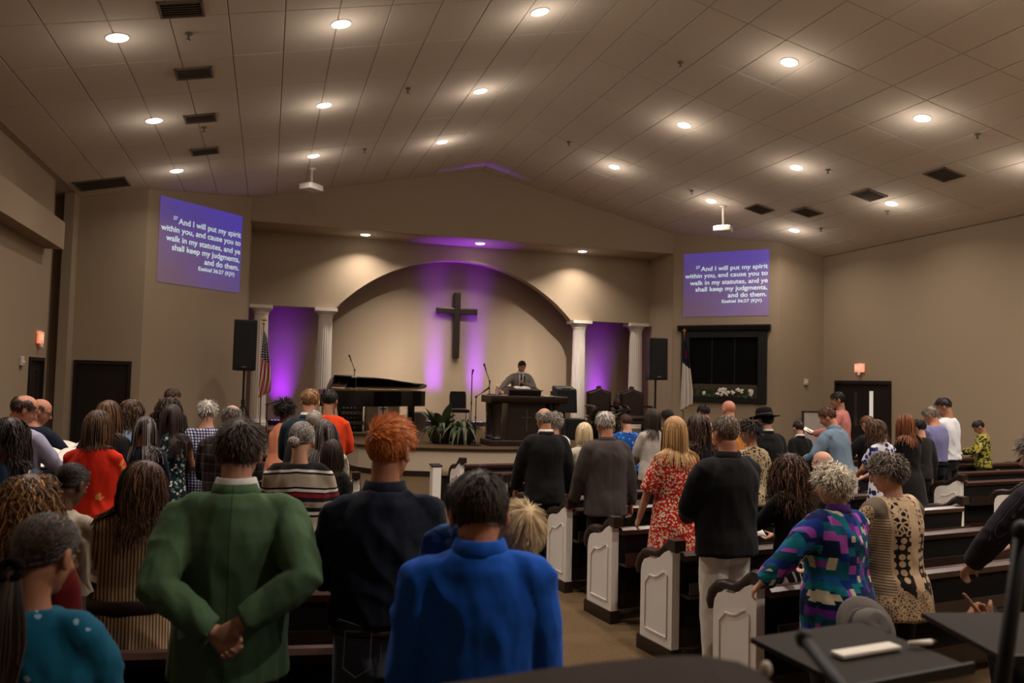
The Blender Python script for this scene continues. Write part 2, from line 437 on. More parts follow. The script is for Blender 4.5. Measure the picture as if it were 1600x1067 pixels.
uplight(5.93, 22.93, STZ, 'purple uplight bar at the wall right of the cross', PURPLE_W*.8, .45, 3, 17)
uplight(.38, 22.9, STZ, 'purple uplight bar in the left niche beside the flag', PURPLE_W*.9, .5, 4, 34)
uplight(9.85, 22.9, STZ, 'purple uplight bar in the right niche behind the armchairs', PURPLE_W*.9, .5, 4, 34)
uplight(5.2, 21.7, STZ, 'purple uplight bar on the stage floor below the arch', PURPLE_W*1.0, .5, 0, 36)

# ================================================================== CEILING FITTINGS
def vent(u, v, w, l, label):
    o = empty('ceiling_vent', W(u, v, zc(u)-.012), 0, label, 'vent', 'ceiling vents'); o.rotation_euler = (0, slope*(1 if u > UC else -1), A_)
    f = G()
    f.bb((-w/2, -l/2, -.02), (w/2, -l/2+.03, .01)); f.bb((-w/2, l/2-.03, -.02), (w/2, l/2, .01)); f.bb((-w/2, -l/2, -.02), (-w/2+.03, l/2, .01)); f.bb((w/2-.03, -l/2, -.02), (w/2, l/2, .01))
    f.build('frame', vent_m, o)
    p = G(); p.bb((-w/2+.03, -l/2+.03, -.004), (w/2-.03, l/2-.03, .008)); p.build('backing', plain('vent_dark', (74, 66, 57)), o)
    k = 6
    for i in range(k):
        s = G(); x = -l/2+.03+(l-.06)*(i+.5)/k; s.box((0, x, -.012), (w-.06, .035, .006), R=Matrix.Rotation(.5, 3, 'X')); s.build('slat', vent_m, o)
for u, v, lab in ((-1.12, 9.8, 'nearest the camera'), (-1.15, 11.85, 'second in the row'), (-1.22, 13.9, 'third in the row'), (-1.29, 15.9, 'last before the stage')):
    vent(u, v, .5, .42, f'slim rectangular vent in the left ceiling slope, {lab}')
vent(-3.3, 17.5, .95, .75, 'large dark return vent in the left corner of the ceiling')
for u, v, lab in ((12.13, 11.9, 'nearest the camera'), (12.07, 13.8, 'second from the camera'), (12.0, 15.75, 'third from the camera'), (11.25, 16.56, 'beside the right projector')):
    vent(u, v, .52, .52, f'square vent in the right ceiling slope, {lab}')
def sprinkler(u, v, lab):
    o = empty('sprinkler', W(u, v, zc(u)-.012), 0, f'small sprinkler head on the ceiling {lab}', 'sprinkler', 'sprinkler heads')
    a = G(); a.lathe([(.05, 0), (.045, -.015), (.016, -.02), (.014, -.06)], n=12); a.build('escutcheon', vent_m, o, True)
    b = G(); b.lathe([(.006, -.06), (.006, -.075), (.032, -.08), (.03, -.085), (.004, -.087)], n=12); b.build('deflector', steel_m, o, True)
for u, v, lab in ((-1.1, 10.5, 'beside the far left column of lights'), (-1.2, 14.4, 'between two vents on the left'), (2.1, 13.3, 'on the left slope midway to the ridge'), (1.8, 17.0, 'on the left slope near the stage'), (6.4, 11.7, 'just right of the ridge'), (6.3, 16.6, 'right of the ridge near the gable'), (11.2, 10.3, 'on the far right slope'), (10.7, 13.4, 'near the centre of the right slope'), (9.6, 16.9, 'left of the right projector'), (12.9, 16.4, 'low on the right slope'), (12.9, 14.2, 'on the right slope near the wall')):
    sprinkler(u, v, lab)
def projector(u, v, lab, drop, aim):
    o = empty('projector', W(u, v, zc(u)-.012), A_, lab, 'projector', 'ceiling projectors')
    m = G(); m.lathe([(.09, 0), (.09, -.02), (.025, -.03), (.025, -drop)], n=14); m.build('mount_pole', white_m, o, True)
    b = G(); b.box((0, 0, -drop-.08), (.42, .34, .13), aim); b.build('projector_body', white_m, o, bevel=.02)
    l = G(); c, s = math.cos(aim), math.sin(aim); d = np.array([-s, c, 0]); p = np.array([0, 0, -drop-.08])+d*.17+np.array([c, s, 0])*.1
    l.cyl(p, p+d*.05, .05, .055); l.build('projector_lens', piano_m, o, True)
    br = G(); br.box((0, 0, -drop-.005), (.3, .25, .02), aim); br.build('bracket', white_m, o)
projector(.78, 18.2, 'white projector hanging from the left ceiling slope', .35, .75)
projector(10.62, 17.15, 'white projector hanging from the right ceiling slope', .5, -.75)

# ================================================================== WALL FITTINGS
# cross on the back wall
o = empty('wall_cross', W(5.29, 23.1, 2.57), A_, 'dark wooden cross mounted on the wall under the arch', 'cross')
v_ = G(); v_.bb((-.1, -.2, 0), (.1, -.06, 1.95)); v_.build('upright', dark_m, o, bevel=.025)
h_ = G(); h_.bb((-.625, -.185, 1.30), (.625, -.07, 1.49)); h_.build('crossbar', dark_m, o, bevel=.025)
st = G(); st.bb((-.04, -.07, .3), (.04, 0, .4)); st.bb((-.04, -.07, 1.6), (.04, 0, 1.7)); st.build('standoff', black_m, o)
# projected slides (flat light on the angled walls)
def slide(p, q, z0, z1, label, inset_=.012):
    p = np.array(p); q = np.array(q); L = np.linalg.norm(q-p); d = (q-p)/L
    o = empty('projected_slide', W(p[0]+d[1]*inset_, p[1]-d[0]*inset_, z0), A_+math.atan2(d[1], d[0]), label, 'projection', 'projected verse slides')
    H = z1-z0
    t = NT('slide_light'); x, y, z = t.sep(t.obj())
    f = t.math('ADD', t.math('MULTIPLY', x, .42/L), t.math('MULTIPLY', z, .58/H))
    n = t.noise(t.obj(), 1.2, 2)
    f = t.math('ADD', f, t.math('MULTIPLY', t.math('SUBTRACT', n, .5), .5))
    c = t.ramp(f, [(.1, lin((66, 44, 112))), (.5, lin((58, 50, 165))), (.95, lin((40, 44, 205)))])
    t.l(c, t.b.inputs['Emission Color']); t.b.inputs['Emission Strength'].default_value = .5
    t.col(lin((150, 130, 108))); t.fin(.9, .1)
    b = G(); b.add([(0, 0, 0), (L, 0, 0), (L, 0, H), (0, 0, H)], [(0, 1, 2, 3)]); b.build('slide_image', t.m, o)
    def line(body, nm, x1, yc, sx, sz):
        cu = bpy.data.curves.new('t', 'FONT'); cu.body = body; cu.align_x = 'RIGHT'; cu.size = 1; cu.offset = .016; cu.fill_mode = 'FRONT'
        to = bpy.data.objects.new('t', cu); COL.objects.link(to)
        me = bpy.data.meshes.new_from_object(to.evaluated_get(bpy.context.evaluated_depsgraph_get())); bpy.data.objects.remove(to)
        co = np.empty(len(me.vertices)*3); me.vertices.foreach_get('co', co); co = co.reshape(-1, 3); mx = co[:, 0].max()
        if sx < 0: sx = -sx/(mx-co[:, 0].min())
        new = np.stack([x1-(mx-co[:, 0])*sx, np.full(len(co), -.004), yc+(co[:, 1]-.30)*sz], 1)
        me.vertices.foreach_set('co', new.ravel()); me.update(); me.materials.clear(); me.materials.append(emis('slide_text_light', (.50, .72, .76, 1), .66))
        to = bpy.data.objects.new(nm, me); COL.objects.link(to); to.parent = o; return sx
    sz = H*.098
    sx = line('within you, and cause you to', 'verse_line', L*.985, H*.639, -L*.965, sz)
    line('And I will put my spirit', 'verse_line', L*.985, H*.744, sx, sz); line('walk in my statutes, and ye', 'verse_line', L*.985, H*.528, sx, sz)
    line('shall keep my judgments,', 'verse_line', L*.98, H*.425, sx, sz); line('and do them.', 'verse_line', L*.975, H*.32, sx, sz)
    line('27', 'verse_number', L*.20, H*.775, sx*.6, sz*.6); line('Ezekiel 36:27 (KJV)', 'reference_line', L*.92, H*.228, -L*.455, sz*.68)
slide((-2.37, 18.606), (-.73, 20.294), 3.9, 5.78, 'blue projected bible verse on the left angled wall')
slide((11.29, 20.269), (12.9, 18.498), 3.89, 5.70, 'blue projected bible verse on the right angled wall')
# framed alcove on the right angled wall with flowers along its sill
def framed():
    p = np.array((11.28, 20.28)); q = np.array((12.88, 18.52)); L = np.linalg.norm(q-p); d = (q-p)/L
    o = empty('framed_recess', W(p[0], p[1], 1.5), A_+math.atan2(d[1], d[0]), 'black framed display opening on the right angled wall below the projected verse', 'frame')
    H = 2.14
    f = G(); f.bb((0, -.1, 0), (.24, 0, H-.16)); f.build('frame_side', black_m, o, bevel=.015)
    f = G(); f.bb((L-.24, -.1, 0), (L, 0, H-.16)); f.build('frame_side', black_m, o, bevel=.015)
    f = G(); f.bb((.24, -.1, 0), (L-.24, 0, .16)); f.build('frame_bottom', black_m, o, bevel=.015)
    f = G(); f.bb((.24, -.1, H-.34), (L-.24, 0, H-.16)); f.build('frame_top', black_m, o)
    f = G(); f.prism([(-.14, H-.16), (-.17, H-.12), (-.2, H-.04), (-.2, H), (0, H), (0, H-.16)], -.09, L+.09, axis=0); f.build('cornice', black_m, o)
    f = G(); f.bb((.24, -.02, .5), (L-.24, -.005, H-.34)); f.build('dark_panel', plain('interior_dark', (10, 9, 9), .9, .1), o)  # flat black panel, the dark of the interior put in as colour
    f = G(); f.bb((.24, -.03, .16), (L-.24, -.004, .5)); f.build('glass_front', plain('dim_glass', (70, 62, 52), .2, .5), o)
    for i in range(1, 3):
        f = G(); x = .24+(L-.48)*i/3; f.bb((x-.012, -.035, .5), (x+.012, -.018, H-.34)); f.build('mullion', black_m, o)
    o2 = empty('flower_garland', W(p[0]+d[0]*L/2+d[1]*.07, p[1]+d[1]*L/2-d[0]*.07, 1.5+.16), A_+math.atan2(d[1], d[0]), 'garland of white flowers and greenery along the sill of the black frame', 'flowers')
    st = G()
    for i in range(150):
        x = random.uniform(-.85, .85); a = random.uniform(0, 2*PI); l = random.uniform(.07, .15); z = random.uniform(.02, .16)
        e = np.array([math.cos(a)*l, min(.0, -abs(math.sin(a))*.04), math.sin(a)*l*.6+.02]); c = np.array([x, -.02, z]); s = np.array([-e[2], 0, e[0]])*.3
        st.add([c, c+e*.5+s, c+e, c+e*.5-s+np.array([0, -.01, 0])], [(0, 1, 2, 3)])
    k = st.build('greenery', leaf_m, o2); k['kind'] = 'stuff'
    for i in range(16):
        c = np.array([random.gauss(0, .4), -.06, random.uniform(.07, .22)]); c[0] = max(-.8, min(.8, c[0])); fl = G()
        for kk in range(5):
            a = kk*2*PI/5+random.random(); r = random.uniform(.03, .05)
            fl.ell(c+np.array([math.cos(a)*r*.8, -.01, math.sin(a)*r*.8]), (r*.8, r*.35, r*.6), Matrix.Rotation(-a, 3, 'Y'), 7, 4)
        fl.ell(c+np.array([0, -.02, 0]), (.018, .015, .018), None, 7, 4)
        fl.build('flower', paper_m, o2, True)
framed()
def exit_sign(u, v, z, rz, label):
    o = empty('exit_sign', W(u, v, z), rz, label, 'sign', 'exit signs')
    b = G(); b.bb((-.17, -.06, -.11), (.17, -.02, .11)); b.build('sign_box', emis('exit_red', (1, .17, .03, 1), .6), o, bevel=.01)
    c = G(); c.bb((-.03, -.06, .11), (.03, 0, .13)); c.bb((-.05, -.02, -.05), (.05, .0, .05)); c.build('canopy', white_m, o)
    e = G(); e.cyl((0, -.045, -.11), (0, -.07, -.2), .03, .045); e.build('emergency_lamp', white_m, o, True)
    cu = bpy.data.curves.new('t', 'FONT'); cu.body = 'EXIT'; cu.align_x = 'CENTER'; cu.align_y = 'CENTER'; cu.size = .15; cu.extrude = .002
    to = bpy.data.objects.new('t', cu); COL.objects.link(to)
    me = bpy.data.meshes.new_from_object(to.evaluated_get(bpy.context.evaluated_depsgraph_get())); bpy.data.objects.remove(to)
    me.materials.clear(); me.materials.append(emis('exit_letters', (1, .42, .18, 1), .8))
    to = bpy.data.objects.new('exit_lettering', me); COL.objects.link(to); to.parent = o; to.location = (0, -.063, 0); to.rotation_euler = (PI/2, 0, 0)
exit_sign(UR, 16.86, 2.5, A_-PI/2, 'lit orange exit sign above the double door on the right wall')
exit_sign(UL, 16.3, 2.52, A_+PI/2, 'lit orange exit sign above the side door on the left wall')
def wallbox(u, v, z, rz, label):
    o = empty('wall_sensor', W(u, v, z), rz, label, 'sensor')
    b = G(); b.bb((-.06, -.05, -.08), (.06, 0, .08)); b.build('housing', white_m, o, bevel=.015)
    k = G(); k.ell((0, -.055, -.02), (.035, .02, .03)); k.build('sensor_lens', paper_m, o, True)
    b = G(); b.bb((-.02, -.03, -.14), (.02, 0, -.08)); b.build('bracket', vent_m, o)
wallbox(13.93, 18.3, 2.12, A_, 'small white sensor box on the wall right of the black frame')
wallbox(UL, 15.3, 2.08, A_+PI/2, 'small white sensor box on the left wall beside the side door')

# ================================================================== COLUMNS
def column(u, label):
    o = empty('column', W(u, VBW+.12, STZ), A_, label, 'column', 'white fluted columns of the arch wall')
    b = G(); b.bb((-.27, -.27, 0), (.27, .27, .09)); b.lathe([(.255, .09), (.27, .115), (.255, .15), (.225, .16), (.235, .18), (.215, .2)], n=30); b.build('base', white_m, o, True)
    s = G(); s.lathe([(.212, .2), (.207, .3), (.205, 1.2), (.19, 2.6), (.182, 2.93), (.19, 2.97)], n=60, flute=(1, 4)); s.build('shaft', white_m, o)
    c = G(); c.lathe([(.195, 2.97), (.205, 2.99), (.195, 3.01), (.21, 3.03), (.265, 3.09), (.28, 3.115)], n=30); c.bb((-.295, -.295, 3.115), (.295, .295, 3.203)); c.build('capital', white_m, o)
column(-.22, 'white fluted column at the far left end of the arch wall, behind the speaker')
column(1.445, 'white fluted column carrying the left foot of the arch')
column(8.83, 'white fluted column carrying the right foot of the arch')
column(10.69, 'white fluted column at the far right end of the arch wall')
# ================================================================== PEWS
PEW = {}
panel_paint = plain('pew_end_white', (228, 222, 215), .5, .4, var=.03, bump=.03)
END = [(0, .10), (0, .775), (.05, .78), (.10, .755), (.15, .715), (.20, .69), (.29, .682), (.345, .66), (.375, .615), (.385, .56), (.385, .10)]
def pew_end_meshes():
    g = G(); g.prism(END, -.032, .032, axis=0); PEW['end_panel'] = g.mesh('end_panel', panel_paint)
    m = G(); pts = [(.06, .17), (.06, .60), (.085, .625), (.125, .605), (.17, .575), (.215, .56), (.27, .56), (.325, .50), (.325, .17)]
    for sx in (-1, 1):
        q = [np.array([sx*.034, a, b]) for a, b in pts]+[np.array([sx*.034, *pts[0]])]
        for a, b in zip(q[:-1], q[1:]): m.tube([a, b], .0075, 5)
    PEW['panel_moulding'] = m.mesh('panel_moulding', panel_paint)
    c = G(); pth = [(-.02, .81), (.045, .825), (.09, .80), (.15, .75), (.21, .725), (.30, .722), (.365, .70), (.412, .65), (.428, .59), (.415, .545)]
    rr = [(.04, .045), (.042, .045), (.04, .034), (.04, .03), (.04, .03), (.04, .032), (.042, .036), (.043, .04), (.045, .042), (.04, .03)]
    c.tube([(0, a, b) for a, b in pth], rr, 10, ref=(1, 0, 0)); PEW['end_cap'] = c.mesh('end_cap', dark_m, True)
    b = G(); b.box((0, -.005, .825), (.095, .08, .075)); PEW['cap_block'] = b.mesh('cap_block', dark_m)
    p = G(); p.bb((-.045, -.012, 0), (.045, .41, .10)); PEW['plinth'] = p.mesh('plinth', dark_m)
pew_end_meshes()
def part(name, key, parent, loc=(0, 0, 0)):
    o = bpy.data.objects.new(name, PEW[key]); COL.objects.link(o); o.parent = parent; o.location = loc; return o
def pew(x, y, ang, L, label, group, mirror=1):
    """origin: aisle-end back corner on the floor; +y is the way the sitters face; the pew runs along mirror*x"""
    o = empty('pew', (x, y, 0), ang, label, 'pew', group); s = mirror
    for xx in (0, s*L):
        e = part('end_panel', 'end_panel', o, (xx, 0, 0)); part('panel_moulding', 'panel_moulding', e)
        c = part('end_cap', 'end_cap', o, (xx, 0, 0)); part('cap_block', 'cap_block', c); part('plinth', 'plinth', o, (xx, 0, 0))
    a, b = s*.034, s*(L-.034)
    def bx(nm, p0, p1, m, bev=0):
        g = G(); g.bb((a, *p0), (b, *p1)); return g.build(nm, m, o, bevel=bev)
    g = G(); g.prism([(.01, .24), (-.03, .72), (.03, .72), (.075, .24)], a, b, axis=0); g.build('backrest', upho_m, o)
    g = G(); g.prism([(-.045, .715), (-.055, .755), (-.03, .775), (.03, .77), (.04, .715)], a, b, axis=0); g.build('top_rail', rail_m, o)
    bx('seat', (.04, .40), (.46, .45), upho_m, .012); bx('seat_apron', (.40, .30), (.43, .40), dark_m)
    bx('back_skirt', (.03, .10), (.06, .26), dark_m)
    # book rack on the back
    r = bx('book_rack', (-.115, .50), (-.105, .58), dark_m); bx('rack_shelf', (-.115, .47), (.0, .49), dark_m)
    k = int(L//1.6)
    for i in range(k):
        g = G(); xx = s*(L*(i+.6)/k); g.bb((xx-.04, -.045, .60), (xx+.04, -.03, .665)); g.build('card_holder', plain('card', (120, 110, 90), .6, .3), o)
    return o
FR, FL = math.radians(25), math.radians(9)
ordn = ['nearest', 'second', 'third', 'fourth', 'fifth', 'sixth', 'seventh', 'eighth', 'ninth', 'tenth', 'eleventh']
for j in range(8):
    pew(1.5-.307*j, 4.75+.916*j, FR, 4.25, f'dark pew with white end, centre block, {ordn[j]} row from the camera', 'pews of the centre block')
for i, k in enumerate((3, 2, 1, 0, -1, -2)):
    pew(5.32+.33*k, 12.17-.8*k, FR, 4.0, f'dark pew with white end, far right block, {ordn[i]} row from the camera', 'pews of the far right block')
for k in range(-1, 10):
    pew(.1-.307*k, 3.68+.916*k, FL, 4.4-.02*k, f'dark pew in the left block of the hall, {ordn[k+1]} row from the camera', 'pews of the left block', -1)
# low kneeling bench before the stage
o = empty('kneeling_bench', (-1.14, 12.75, 0), math.radians(14), 'low bench with white end and pale cushion in front of the stage', 'bench')
g = G(); g.bb((-.07, 0, 0), (.07, .3, .55)); g.build('end_panel', panel_paint, o, bevel=.01)
g = G(); g.bb((-.085, -.01, .55), (.085, .31, .58)); g.build('end_cap', dark_m, o, bevel=.008)
g = G(); g.bb((.07, .06, .0), (1.9, .24, .40)); g.build('bench_base', upho_m, o)
g = G(); g.bb((.07, .02, .40), (1.9, .28, .50)); g.build('cushion', plain('pale_cushion', (126, 112, 90), .95, .1), o, bevel=.03)
g = G(); g.bb((1.9, 0, 0), (2.04, .3, .55)); g.build('end_panel', panel_paint, o, bevel=.01)

# ================================================================== STAGE FURNITURE
# pulpit: broad table-like pulpit with columns, centre panel and cross
o = empty('pulpit', W(5.33, 16.45, STZ), A_, 'large dark wooden pulpit with corner columns and a carved cross', 'pulpit')
g = G(); g.bb((-.86, -.38, 0), (.86, .38, .12)); g.build('base', dark_m, o, bevel=.015)
for x in (-.66, .66):
    for y in (-.25, .25):
        g = G(); g.lathe([(.12, .12), (.12, .16), (.095, .18), (.09, .2), (.085, .84), (.1, .87), (.105, .9)], (x, y, 0), 20); g.build('column', dark_m, o, True)
g = G(); g.bb((-.42, -.22, .12), (.42, .25, .9)); ct = g.build('centre_panel', dark_m, o, bevel=.01)
g = G(); g.bb((-.012, -.235, .3), (.012, -.22, .76)); g.bb((-.12, -.235, .58), (.12, -.22, .604)); g.build('carved_cross', plain('cross_wood', (78, 62, 50), .5, .3), ct)
g = G(); g.prism([(-.40, .90), (-.44, .94), (-.46, 1.0), (-.46, 1.055), (.40, 1.055), (.40, .90)], -.85, .85, axis=0); g.build('table_top', dark_m, o, bevel=.01)
o = empty('lectern_top', W(5.27, 16.4, STZ+1.056), A_, 'small sloped dark lectern standing on the pulpit top', 'lectern')
g = G(); g.prism([(-.2, 0), (-.25, .1), (-.27, .115), (.2, .2), (.2, 0)], -.36, .36, axis=0); g.build('sloped_box', dark_m, o, bevel=.01)
g = G(); g.box((0, -.28, .118), (.76, .02, .025)); g.build('ledge', dark_m, o)
o = empty('open_bible', W(5.27, 16.4, STZ+1.056+.165), A_, 'open book lying on the lectern before the speaker', 'book')
g = G(); g.prism([(-.17, .01), (-.09, .022), (0, .008), (.09, .022), (.17, .01), (.17, 0), (-.17, 0)], -.11, .11, axis=1); g.build('pages', paper_m, o); o.rotation_euler = (.18, 0, A_)
o = empty('water_bottle', W(4.75, 16.55, STZ+1.056), 0, 'clear water bottle on the left end of the pulpit', 'bottle')
glass_m = NT('clear_plastic'); glass_m.b.inputs['Transmission Weight'].default_value = .85; glass_m.col((.85, .9, .92, 1)); glass_m = glass_m.fin(.08, .5)
g = G(); g.lathe([(.03, 0), (.034, .01), (.034, .13), (.028, .16), (.013, .185), (.013, .2)], n=16); g.build('bottle_body', glass_m, o, True)
g = G(); g.lathe([(.015, .2), (.015, .222), (.002, .223)], n=12); g.build('cap', white_m, o)
o = empty('desk_microphone', W(5.98, 16.5, STZ+1.056), 0, 'small black gadget on the right end of the pulpit', 'device')
g = G(); g.lathe([(.05, 0), (.05, .015), (.015, .03), (.012, .07)], n=12); g.build('foot', black_m, o); g = G(); g.ell((0, 0, .085), (.025, .025, .03)); g.build('head', black_m, o, True)
for i, (x, l) in enumerate(((4.9, 'loose white papers on the left of the pulpit top'), (5.8, 'folded white papers on the right of the pulpit top'))):
    o = tag(G().bb((-.12, -.09, 0), (.12, .09, .012)).build('papers', paper_m), l, 'papers'); o.location = W(x, 16.35, STZ+1.056); o.rotation_euler = (0, 0, A_+.2)

# grand piano
o = empty('grand_piano', W(1.2, 19.1, STZ), A_, 'black grand piano with its lid slightly raised on the stage', 'piano')
OUT = [(0, -.78), (.75, -.78), (1.15, -.72), (1.5, -.55), (1.85, -.28), (2.15, -.1), (2.38, -.02), (2.5, .12), (2.54, .35), (2.5, .6), (2.38, .74), (2.2, .78), (0, .78)]
g = G(); g.prism(OUT, .70, 1.06); g.build('case', piano_m, o, bevel=.01)
g = G(); g.bb((-.2, -.78, .70), (.0, .78, .80)); g.bb((-.22, -.78, .70), (.3, -.72, .93)); g.bb((-.22, .72, .70), (.3, .78, .93)); g.build('key_bed', piano_m, o)
kb = G(); kb.bb((-.18, -.7, .80), (-.03, .7, .825)); kb = kb.build('keyboard', paper_m, o)
bk = G()
for i in range(50):
    if i % 7 in (2, 6): continue
    y = -.69+1.38*(i+1)/51; bk.bb((-.12, y-.006, .825), (-.03, y+.006, .84))
bk.build('black_keys', piano_m, kb)
g = G(); g.prism([(.05+.02, -.72), (.75, -.72), (1.45, -.5), (1.85, -.22), (2.35, .05), (2.45, .35), (2.35, .68), (.07, .72)], 1.062, 1.075); g.build('gold_plate', gold_m, o)
g = G(); g.box((.22, 0, 1.2), (.02, 1.2, .26), R=Matrix.Rotation(.35, 3, 'Y')); g.bb((.1, -.62, 1.06), (.45, .62, 1.085)); g.build('music_desk', piano_m, o)
def lid_piece(name, poly, ang, h=.78, dz=1.085, th=.025):
    gg = G(); gg.prism(poly, 0, th); v = gg.arr(); v[:, 1] -= h
    c, s = math.cos(-ang), math.sin(-ang); y = v[:, 1]*c-v[:, 2]*s; z = v[:, 1]*s+v[:, 2]*c
    q = G(); q.add(np.stack([v[:, 0], y+h, z+dz], 1), gg.f); return q.build(name, piano_m, o)
lid_piece('lid', [(.62, -.80), (.75, -.80), (1.15, -.74), (1.5, -.57), (1.85, -.30), (2.15, -.12), (2.40, -.04), (2.53, .12), (2.57, .35), (2.52, .62), (2.4, .77), (2.2, .8), (.62, .8)], .17)
lid_piece('front_lid_flap', [(.24, -.80), (.64, -.80), (.64, .8), (.24, .8)], .17, dz=1.115)
g = G(); g.cyl((.72, -.7, 1.06), (.74, -.68, 1.33), .012); g.build('prop_stick', piano_m, o)
for x, y in ((.2, -.62), (.2, .62), (2.2, .35)):
    g = G(); g.bb((x-.075, y-.075, .1), (x+.075, y+.075, .70)); g.lathe([(.05, .04), (.05, .1)], (x, y, 0), 10); g.build('leg', piano_m, o, bevel=.01)
    g = G(); g.cyl((x-.02, y, .04), (x+.02, y, .04), .04); g.build('caster', gold_m, o)
g = G(); g.bb((.42, -.15, .12), (.55, .15, .2)); g.cyl((.48, -.1, .2), (.4, -.1, .7), .015); g.cyl((.48, .1, .2), (.4, .1, .7), .015)
for y in (-.07, 0, .07): g.bb((.28, y-.015, .12), (.42, y+.015, .135))
g.build('pedal_lyre', piano_m, o)
# equipment behind and under the piano
def rackbox(u, v, w, d, h, label, m, units=0):
    o = empty('equipment_rack' if units else 'floor_box', W(u, v, STZ), A_, label, 'rack' if units else 'box')
    g = G(); g.bb((-w/2, -d/2, 0), (w/2, d/2, h)); g.build('cabinet', m, o, bevel=.01)
    for i in range(units):
        z = .05+(h-.1)*i/units; g = G(); g.bb((-w/2+.03, -d/2-.012, z), (w/2-.03, -d/2, z+(h-.1)/units*.72)); p = g.build('rack_unit', steel_m if i % 2 else plain('rack_face', (60, 58, 56), .5, .4), o)
        k = G()
        for j in range(4): k.cyl((-w/2+.1+j*.09, -d/2-.012, z+.05), (-w/2+.1+j*.09, -d/2-.03, z+.05), .014, n=8)
        k.build('knobs', white_m, p)
    return o
beige_m = plain('beige_board', (150, 132, 108), .8, .2)
rackbox(2.05, 20.55, .58, .4, .72, 'equipment rack of audio units standing behind the piano', black_m, 5)
rackbox(1.5, 20.6, .3, .3, .7, 'narrow beige box under the keyboard end of the piano', beige_m)
o = rackbox(2.85, 20.6, .85, .35, .72, 'beige wooden cabinet with a small dark cross behind the piano', beige_m)
g = G(); g.bb((-.015, -.19, .38), (.015, -.176, .68)); g.bb((-.08, -.19, .56), (.08, -.176, .59)); g.build('cross_emblem', dark_m, o)
g = G(); g.bb((-.12, -.185, .34), (.12, -.175, .7)); g.build('emblem_plate', paper_m, o)
rackbox(3.75, 20.5, .42, .4, .5, 'small grey monitor speaker box right of the piano', grey_m)

# chairs on the stage
def stage_chair(u, v, rz, label, pos=None):
    o = empty('stacking_chair', pos or W(u, v, STZ), A_+rz, label, 'chair', None if pos else 'black padded chairs on the stage')
    g = G(); g.bb((-.25, -.25, .43), (.25, .24, .52)); g.build('seat', blackc_m, o, bevel=.035)
    g = G(); g.box((0, .25, .78), (.46, .06, .5), R=Matrix.Rotation(-.12, 3, 'X')); g.build('backrest', blackc_m, o, bevel=.028)
    for x in (-.24, .24):
        g = G(); g.tube([(x, .2, .43), (x, .23, .55), (x, .29, .95)], .012, 8); g.build('back_frame', black_m, o)
        g = G(); g.tube([(x, -.2, .43), (x, -.24, 0)], .012, 8); g.build('leg', black_m, o)
        g = G(); g.tube([(x, .18, .43), (x, .26, 0)], .012, 8); g.build('leg', black_m, o)
    g = G(); g.cyl((-.24, -.215, .2), (.24, -.215, .2), .009); g.build('stretcher', black_m, o)
    return o
stage_chair(5.3, 22.3, 0, 'black padded chair against the back wall between the purple beams')
stage_chair(5.55, 19.2, 0, 'black padded chair standing behind the pulpit')

stage_chair(0, 0, math.radians(60)-A_, 'black padded chair of the seated musician at the lower right edge', (2.25, 3.2, 0))
# microphone stands
def mic_stand(u, v, h, label, boom=None, z=STZ, mic=True):
    o = empty('microphone_stand', W(u, v, z), A_, label, 'stand', 'microphone stands')
    g = G(); g.lathe([(.14, 0), (.14, .015), (.03, .03), (.012, .04)], n=18); g.build('base', black_m, o, True)
    g = G(); g.cyl((0, 0, .03), (0, 0, h), .011); g.cyl((0, 0, h*.55), (0, 0, h*.6), .018); g.build('pole', black_m, o)
    e = np.array([0, 0, h])
    if boom:
        a = np.array([0, 0, h]); b = a+np.array(boom); g = G(); g.cyl(a-(b-a)*.2, b, .008); g.ell(a, (.025, .025, .025)); g.build('boom', black_m, o); e = b; d = (b-a)/np.linalg.norm(b-a)
    else: d = np.array([0, -.5, .5])
    if mic:
        m = G(); m.cyl(e, e+d*.13, .014, .018); hd = m.build('microphone', black_m, o)
        m = G(); m.ell(e+d*.15, (.028, .028, .03)); m.build('grille', plain('mic_grille', (52, 52, 56), .4, .5, metal=.6), hd, True)
    return o
mic_stand(4.2, 16.2, 1.02, 'black microphone stand with angled microphone left of the pulpit', (.13, -.05, .1))
mic_stand(4.3, 17.0, 1.5, 'thin tall microphone stand behind the first left of the pulpit', None)
mic_stand(2.1, 20.4, 1.55, 'microphone on a thin boom rising behind the piano lid', (-.1, -.1, .22))
mic_stand(4.98, 18.0, 1.35, 'microphone on a boom left of the speaker at the pulpit', (-.12, -.1, .25))
o = mic_stand(.02, 18.3, .72, 'short black stand with a bent top beside the left flag', (.22, 0, .06), mic=False)

# wedge monitors right of the pulpit
o = empty('monitor_speaker', W(7.05, 18.5, STZ), A_, 'black monitor speaker tilted on a stand right of the pulpit', 'speaker')
g = G(); g.lathe([(.2, 0), (.2, .02), (.03, .04)], n=18); g.cyl((0, 0, .03), (0, 0, .62), .025); g.build('stand', black_m, o)
g = G(); g.prism([(-.24, .62), (-.16, 1.2), (.2, 1.28), (.26, .66)], -.26, .26, axis=0); bx_ = g.build('cabinet', black_m, o, bevel=.02)
g = G(); g.prism([(-.25, .66), (-.18, 1.16), (-.17, 1.16), (-.24, .66)], -.23, .23, axis=0); g.build('grille', plain('speaker_grille', (32, 31, 31), .8, .2), o)
g = G(); g.bb((-.12, -.16, 1.225), (.12, -.06, 1.245)); g.build('handle', plain('light_label', (170, 165, 160), .5), o)
o = empty('subwoofer', W(7.1, 18.35, STZ), A_, 'squat black speaker box on the floor below the tilted monitor', 'speaker')
g = G(); g.bb((-.24, -.55, 0), (.24, -.1, .5)); g.build('cabinet', black_m, o, bevel=.02)
g = G(); g.bb((-.21, -.565, .03), (.21, -.55, .47)); g.build('grille', plain('speaker_grille', (32, 31, 31), .8, .2), o)

